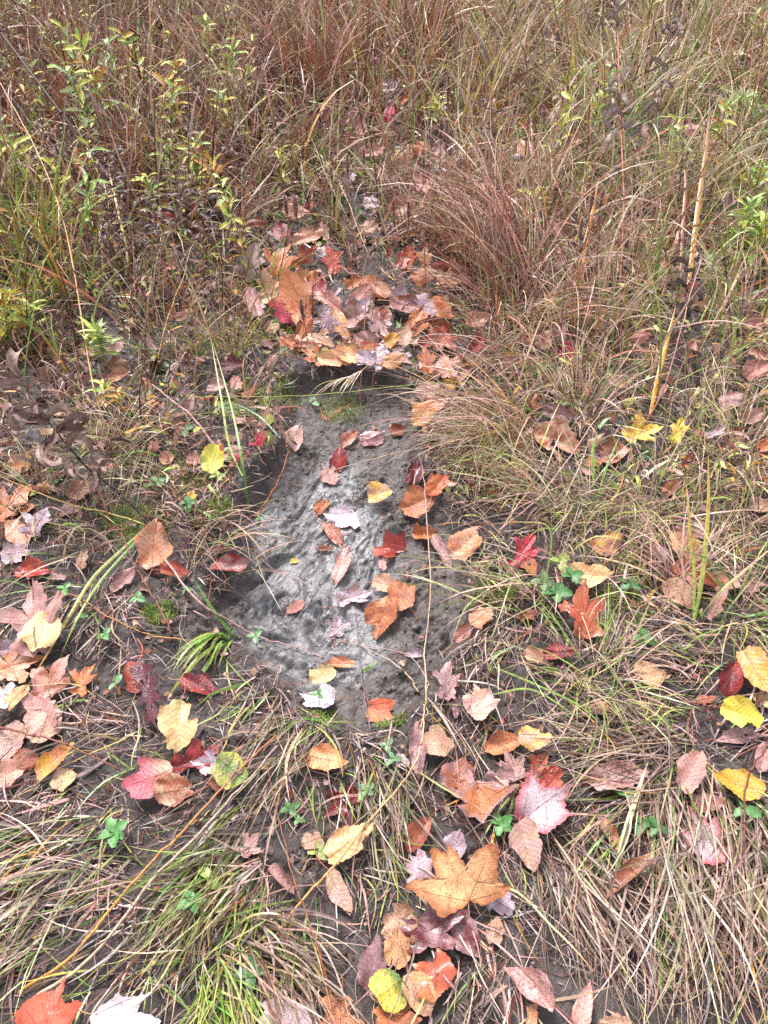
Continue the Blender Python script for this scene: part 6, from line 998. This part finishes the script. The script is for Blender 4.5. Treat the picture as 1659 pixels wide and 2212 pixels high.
while kk < 46 and tries < 4000:
    tries += 1; x = rg.uniform(0, 620) if kk < 34 else rg.uniform(1080, 1650); y = rg.uniform(90, 640)
    if any(abs(a-x) < 30 and abs(b-y) < 26 for a, b in pos): continue
    q = int(rg.choice(5, p=[.32, .2, .2, .16, .12])); t = None
    for j in range(8):
        t = DESC[q][0]+' '+relation(x, y, j)
        if t not in lab_seen and len(t.split()) <= 16: break
    if t in lab_seen: continue
    lab_seen.add(t); pos.append((x, y)); herb('goldenrod', x, y, rg.uniform(.16, .34), (rg.normal(0, .15), rg.normal(0, .12)), int(rg.uniform(14, 26)), rg.uniform(.05, .075), DESC[q][1], t, 600+kk, stemc='redbrown' if kk % 2 else 'dark'); kk += 1
herb('seedling_plant', 238, 800, .12, (-.05, .02), 34, .062, ['yg', 'gr', 'yg', 'pg'], 'bushy bright yellow-green seedling with pointed leaves', 777, 'yelg', .002, 'leafy herbs', .45)
herb('seedling_plant', 232, 880, .07, (.1, 0), 12, .05, ['yg', 'gr', 'oc'], 'smaller yellow-green seedling just below the bushy one', 778, 'yelg', .0016, 'leafy herbs', .3)
herb('seedling_plant', 265, 900, .08, (.05, 0), 8, .05, ['yg', 'oc'], 'thin seedling with two upright yellow leaves beside the broad pink stalk', 779, 'redbrown', .0014, 'leafy herbs', .3)

def adopt(stem_obj, name, label, leaves, colrange, seed, group, W=.34):
    """a dead stalk and its curled leaves become one plant; leaves: px, py, h, length, azimuth"""
    rng = np.random.default_rng(seed); root = link(name, None, loc=stem_obj.location.copy()); tag(root, label, 'plant', group); o3 = np.array(stem_obj.location)
    stem_obj.parent = root; stem_obj.location = (0, 0, 0); stem_obj.name = 'stem'
    for i, (px, py, h, L, az) in enumerate(leaves):
        c = np.array(colrange[0])+(np.array(colrange[1])-np.array(colrange[0]))*rng.random(); me = curl_mesh(seed+i*3, c, L*rng.uniform(.75, 1.15), W*rng.uniform(.9, 1.3), rng.uniform(.35, 1.0)*(1 if W < .4 else .75))
        sv = np.array([v.co for v in stem_obj.data.vertices])+o3; sx_, sy_ = proj(sv); loc = sv[np.argmin((sx_-px)**2+(sy_-py)**2)]
        o = link('curled_leaf', me, M_DEAD, root, loc=loc-o3); o.rotation_euler = (rng.normal(0, .5), rng.uniform(-.3, .5), radians(az))
adopt(PLST[12], 'withered_plant', 'grey-brown dead plant with many curled drooping leaves at the photo edge',
  [(15,790,.20,.10,200),(45,815,.20,.09,100),(20,870,.17,.10,180),(60,850,.18,.09,20),(40,900,.16,.09,250),(75,880,.17,.10,-20),(75,925,.15,.11,190),(100,905,.16,.10,10),(70,960,.13,.09,215),(110,935,.15,.10,240),(130,945,.14,.09,-10),(120,970,.12,.11,250),(150,970,.12,.11,5),(155,1000,.11,.10,250),(170,1000,.10,.09,270),(190,1000,.09,.08,-40),(205,1015,.08,.08,230),(160,920,.14,.09,35),(225,1020,.07,.08,20),(215,900,.13,.06,30)], ((.15,.085,.07),(.34,.23,.19)), 60, 'dead plants with curled leaves', .30)
adopt(PLST[27], 'milkweed', 'dead milkweed with a rusty stem and grey curled leaves in the top corner area',
  [(1330,60,.34,.09,230),(1338,120,.30,.06,-20),(1340,190,.24,.08,140),(1342,230,.22,.08,-40),(1325,45,.345,.12,170),(1338,40,.35,.13,-80),(1300,150,.25,.05,200),(1352,170,.24,.09,30),(1350,225,.22,.08,210),(1360,270,.18,.11,40),(1345,260,.19,.12,190),(1330,305,.16,.08,220),(1320,215,.20,.07,160)], ((.20,.14,.11),(.50,.42,.36)), 83, 'dead plants with curled leaves', .38)
adopt(PLST[28], 'milkweed', 'second dead milkweed with a black stem beside the rusty-stemmed one',
  [(1452,50,.27,.12,-100),(1440,65,.25,.09,200),(1432,150,.2,.10,170),(1425,175,.19,.10,250),(1415,240,.16,.08,200),(1412,300,.12,.07,-60)], ((.12,.085,.08),(.32,.26,.24)), 99, 'dead plants with curled leaves', .34)
adopt(PLST[29], 'withered_plant', 'black dead stalk hung with tightly curled leaves beyond the yellow maple leaf',
  [(1486,540,.14,.05,90),(1480,570,.13,.06,200),(1484,600,.11,.055,20),(1482,625,.10,.06,180),(1486,650,.09,.06,0),(1480,690,.08,.07,200),(1484,715,.07,.07,-20),(1482,740,.06,.06,170),(1486,770,.05,.06,20),(1484,810,.04,.06,190),(1486,840,.03,.05,10)], ((.06,.045,.042),(.17,.12,.11)), 120, 'dead plants with curled leaves', .36)

def spike(px, py, h, L, label, seed, r=.006, tilt=(0, 0)):
    rng = np.random.default_rng(seed); b = at(px, py, 0); root = link('seed_spike', None, loc=b); tag(root, label, 'seed head', 'brown seed spikes'); hh = h
    top = np.array([tilt[0]*hh, tilt[1]*hh, hh]); P = catmull([np.zeros(3), top*.5+np.array([.004, 0, 0]), top], 5); link('stem', tube_mesh('stem', P, .0014, .0011, 5, GP['redbrown']), M_STEM, root)
    V = []; F = []; k = 0; nb = 150
    for i in range(nb):       # little bracts packed round the head
        t = rng.random(); a = rng.uniform(0, 6.28); rad = r*np.sin(pi*np.clip(t*.9+.08, 0, 1))**.6*rng.uniform(.7, 1.1); c = top+(top/hh)*(t*L-.1*L); d = np.array([cos(a), sin(a), rng.uniform(.2, 1.0)]); d /= np.linalg.norm(d); s = np.cross(d, [0, 0, 1]); s /= np.linalg.norm(s); p = c+np.array([cos(a), sin(a), 0])*rad*.35; l = r*rng.uniform(.8, 1.3)
        V += [p-s*.0012, p+s*.0012, p+d*l*.6+s*.0010, p+d*l, p+d*l*.6-s*.0010]; F.append((k, k+1, k+2, k+3, k+4)); k += 5
    body, bf, _ = tube(catmull([top-np.array([0, 0, .05*L]), top+(top/hh)*L*.5, top+(top/hh)*L*.93], 5), np.r_[np.linspace(.3, .62, 5), np.linspace(.62, .15, 6)]*r, 0, 7, (1, 1, 1)); F += [tuple(q+k for q in f) for f in bf]; V = np.concatenate([np.array(V), body])
    C = np.tile(np.array([.26, .14, .11]), (len(V), 1))*rng.uniform(.5, 1.7, (len(V), 1)); link('seed_head', mixed('seed_head', V, F, cols=C, smooth=False), M_DEAD, root)
SPK = [(960,420,.20,.045,.006,(-.02,.0),'tallest brown seed spike in the arching sedge'),(965,330,.18,.09,.007,(-.03,0),'long brown seed spike rising behind the arching stems'),(945,400,.17,.05,.007,(.02,0),'thick short seed spike just before the long one'),(1010,300,.17,.08,.006,(0,0),'brown seed spike between the arches and the straw grass'),
 (752,470,.15,.05,.006,(.02,0),'brown seed spike over the peach and salmon leaves'),(790,450,.15,.05,.005,(-.02,0),'slender seed spike next to the arching sedge stem'),(720,480,.13,.05,.007,(0,0),'blunt dark seed spike among small torn leaves'),(645,560,.14,.055,.009,(.02,0),'fat fuzzy seed spike above the deep red leaf pieces'),(632,540,.12,.05,.007,(-.06,0),'fuzzy seed spike leaning beside the fat one'),
 (664,760,.10,.055,.006,(-.04,0),'dark seed spike standing before the flame-coloured maple leaf'),(1255,560,.16,.06,.006,(0,0),'pair-partner seed spike behind the broad ochre blade, the taller'),(1240,600,.13,.05,.006,(-.04,0),'shorter seed spike behind the broad ochre blade'),(1275,540,.14,.05,.005,(.03,0),'seed spike between the broad ochre blade and the milkweed'),
 (1600,330,.2,.08,.008,(.02,0),'fuzzy seed spike near the blue-green herb'),(1630,270,.2,.08,.008,(.05,0),'fuzzy seed spike near the photo edge, behind the herb'),(880,560,.13,.05,.006,(0,0),'dark seed spike among the rust leaves under the sedge')]
for i, (x, y, h, L, r, tl, lab) in enumerate(SPK): spike(x, y, h, L*1.15, lab, 400+i, r*1.3, tl)

def leaflet_mesh(seed, col, m=14):
    rng = np.random.default_rng(seed); th = np.linspace(0, 2*pi, m, endpoint=False); rx = .5+.04*np.where(np.arange(m) % 2, 1, -1); X = .5+rx*np.cos(th); Y = .34*np.sin(th)*(1-.15*np.cos(th))*(1+.05*np.where(np.arange(m) % 2, 1, -1)); Z = .25*np.abs(Y)-.25*(X-.3)**2
    V = np.concatenate([[[.5, 0, -.01]], np.stack([X, Y, Z], 1)]); F = [(0, 1+i, 1+(i+1) % m) for i in range(m)]; C = np.tile(col, (len(V), 1))*np.r_[1.15, np.full(m, .95)][:, None]; return mixed('leaflet', V, F, cols=C)
LF = [leaflet_mesh(i, c) for i, c in enumerate([(.07, .19, .055), (.10, .27, .07), (.15, .28, .12), (.26, .34, .08), (.12, .18, .08)])]
for q in LF: q.materials.append(M_HERB)
def sprout(px, py, n, size, ci, label, h=.02, seed=0, name='herb_seedling', spread=2*pi):
    rng = np.random.default_rng(seed+int(px)); b = at(px, py, 0); root = link(name, None, loc=b); tag(root, label, 'seedling', 'small green seedlings')
    link('stem', tube_mesh('stem', np.array([[0, 0, 0], [.001, 0, h*.5], [0, .001, h]]), .0009, .0007, 4, (.22, .20, .07)), M_STEM, root); a0 = rng.uniform(0, 6.28)
    for i in range(n):
        o = bpy.data.objects.new('leaflet', LF[ci]); COL.objects.link(o); o.parent = root; o.location = (0, 0, h); s = size*.84*rng.uniform(.8, 1.15); o.scale = (s, s, s); o.rotation_euler = (rng.normal(.35, .15)*0+.25, rng.uniform(-.25, .15), a0+spread*i/n+rng.normal(0, .12))
SPR = [(258,1815,5,.026,1,.03,'bright green five-parted seedling beside the bare soil'),(424,1962,4,.024,1,.03,'dark green seedling with three leaflets in the flattened tussock'),(460,1908,2,.028,3,.025,'single round green leaf peeping from the grass'),(790,1722,4,.020,2,.025,'pale green notched seedling under the pink pointed leaf'),
 (835,1622,3,.017,2,.02,'three-leaved seedling beside the pink pointed leaf'),(850,1648,3,.017,2,.015,'three-leaved seedling touching the small whitish fragment'),(627,1752,4,.018,1,.01,'low dark green seedling in the brown thatch'),(645,1776,3,.015,1,.01,'second low seedling just below the dark green one'),
 (688,1845,3,.022,3,.01,'rounded green seedling beneath the light orange leaf'),(1078,1790,5,.022,1,.02,'green toothed seedling beside the stalk of the rain-beaded leaf'),(555,1395,3,.020,2,.03,'pale green three-leaved seedling at the mud rim'),(405,1284,3,.014,1,.015,'tiny green seedling on the dark mud rim'),
 (302,1305,3,.020,1,.02,'green seedling beside the ochre blade under the poplar leaf'),(345,1062,4,.026,0,.03,'dark green four-leaved seedling under the yellow aspen leaf'),(412,1108,4,.026,0,.03,'dark green seedling with broad leaflets above the poplar leaf'),(405,950,3,.026,0,.03,'green oval-leaved seedling at the rim near the rust stem'),
 (480,900,4,.028,2,.03,'blue-green seedling on the mossy bank'),(675,872,3,.016,2,.015,'small pale seedling on the head wall of the mud'),(672,836,1,.022,2,.015,'single curled green seed leaf above the mud head'),(1195,1300,5,.034,0,.03,'dark green clover-like plant against the wet rust-red maple leaf'),
 (1170,1280,4,.028,4,.03,'green clover-like plant beside the dark bare soil'),(1230,1265,4,.028,0,.03,'clover-like plant behind the pale orange leaf'),(1350,1280,4,.026,0,.03,'dark green clover-like plant near the golden oval leaf'),(1205,1235,3,.030,3,.03,'pale mottled green plant below the crimson maple leaf'),
 (1385,1390,3,.026,0,.02,'round dark green plant between two clumps of grass'),(1380,1792,3,.024,0,.02,'dark green seedling under the broad yellow-green blade'),(1412,1800,3,.022,0,.02,'dark green seedling beside the ragged white leaf'),(1350,1730,3,.022,1,.02,'green seedling half hidden in the arched dead grass'),
 (690,1530,3,.014,1,.045,'green stalked seedling in front of the white and lavender leaf'),(545,2110,4,.024,0,.02,'dark green seedling in the curved brown tussock'),(555,2170,4,.026,0,.02,'dark green seedling above the very pale pink bottom leaf'),(475,1050,4,.022,3,.03,'yellow-green round-leaved seedling below the aspen leaf'),
 (470,1020,3,.022,3,.03,'small yellow-green seedling on the stalk side of the aspen leaf'),(180,1345,3,.016,1,.02,'small green seedling between ochre blades'),(232,1385,3,.020,1,.02,'green seedling by the deep red torn leaf'),(1600,1760,3,.026,1,.02,'green seedling beside the dark bent stem'),
 (255,1490,2,.022,2,.02,'bluish seed leaves beside the withered purple frond'),(145,1285,3,.020,1,.02,'green seedling above the large dusty pink maple leaf'),(560,1125,3,.012,1,.01,'minute seedling in the crack of the mud wall')]
for i, (x, y, n, s, ci, h, lab) in enumerate(SPR): sprout(x, y, n, s, ci, lab, h, i)
def small_red():
    b = at(585,985,.05); root = link('red_sprig', None, loc=at(520,1010)); o3 = np.array(root.location); tag(root, 'little sprig with green and crimson leaves on a red stalk hanging over the mud rim', 'sprig')
    P = stem_pts([(486,1015,.01),(530,985,.03),(575,955,.05)])-o3; link('stem', tube_mesh('stem', P, .0012, .0009, 4, (.45, .05, .06)), M_STEM, root)
    rng = np.random.default_rng(3); c1 = leaflet_mesh(3, np.array([.42, .03, .06])); c1.materials.append(M_HERB); c2 = leaflet_mesh(4, np.array([.20, .17, .05])); c2.materials.append(M_HERB)
    for (px, py, h, me, s, az) in [(575,955,.05,c2,.034,-60),(572,960,.05,c1,.034,-110),(540,965,.04,c1,.026,60),(520,985,.03,c1,.024,190)]:
        o = link('leaflet', me, None, root, loc=at(px, py, h)-o3); o.scale = (s, s, s); o.rotation_euler = (0, .5, radians(az))
small_red()
def fern_bit():
    root = link('cedar_sprig', None, loc=at(720,895,.004)); tag(root, 'small rusty cedar sprig lying on the mud at its head', 'sprig'); o3 = np.array(root.location); P = stem_pts([(760,873,.006),(730,888,.006),(702,905,.006),(692,880,.006)])-o3
    link('stem', tube_mesh('stem', P, .0012, .0006, 4, (.45, .17, .05)), M_STEM, root); V = []; F = []; k = 0
    for i in range(1, len(P)-1):
        for s in (-1, 1):
            t = P[i+1]-P[i-1]; t /= np.linalg.norm(t); sd = np.cross(t, [0, 0, 1])*s; d = t*.6+sd; d /= np.linalg.norm(d); L = .012*np.sin(pi*i/len(P)*.8+.4); q = P[i]; V += [q-t*.0012, q+t*.0012, q+d*L+[0, 0, .002]]; F.append((k, k+1, k+2)); k += 3
    link('needles', mixed('needles', np.array(V), F, cols=np.tile([.50, .18, .05], (len(V), 1))), M_HERB, root, kind='stuff')
fern_bit()
# foxtail hanging over the head of the mud
def foxtail():
    P = stem_pts([(1000,770,.05),(944,751,.07),(870,745,.09),(783,751,.09),(720,768,.08)]); o3 = P[0].copy(); root = link('drooping_seed_grass', None, loc=o3); tag(root, 'pale drooping grass seed head trailing over the mud bank leaves', 'seed head')
    link('stem', tube_mesh('stem', P-o3, .0012, .0009, 4, GP['straw']), M_STEM, root); S_ = Sward(); rng = np.random.default_rng(8); n = 26; i = rng.integers(len(P)-7, len(P), n); a = screen_az(np.full(n, 700.), np.full(n, 790.), np.radians(rng.uniform(195, 235, n)))
    S_.blades(P[i], a, rng.uniform(-.2, .35, n), rng.uniform(-.9, -.2, n), rng.uniform(.04, .10, n), rng.uniform(.0012, .0022, n), pick(['pale', 'straw', 'yelg'], [.5, .3, .2], n, rng), pick(['pale', 'straw'], [.6, .4], n, rng), 7, .2, 5, hug=.004)
    link('bristles', quads('bristles', np.concatenate(S_.V)-o3, np.concatenate(S_.Q), cols=np.concatenate(S_.C)), M_GRASS, root, kind='stuff')
foxtail()
print('objects', len(bpy.data.objects), 'tris', sum(len(o.data.loops)-2*len(o.data.polygons) for o in bpy.data.objects if o.type == 'MESH'))
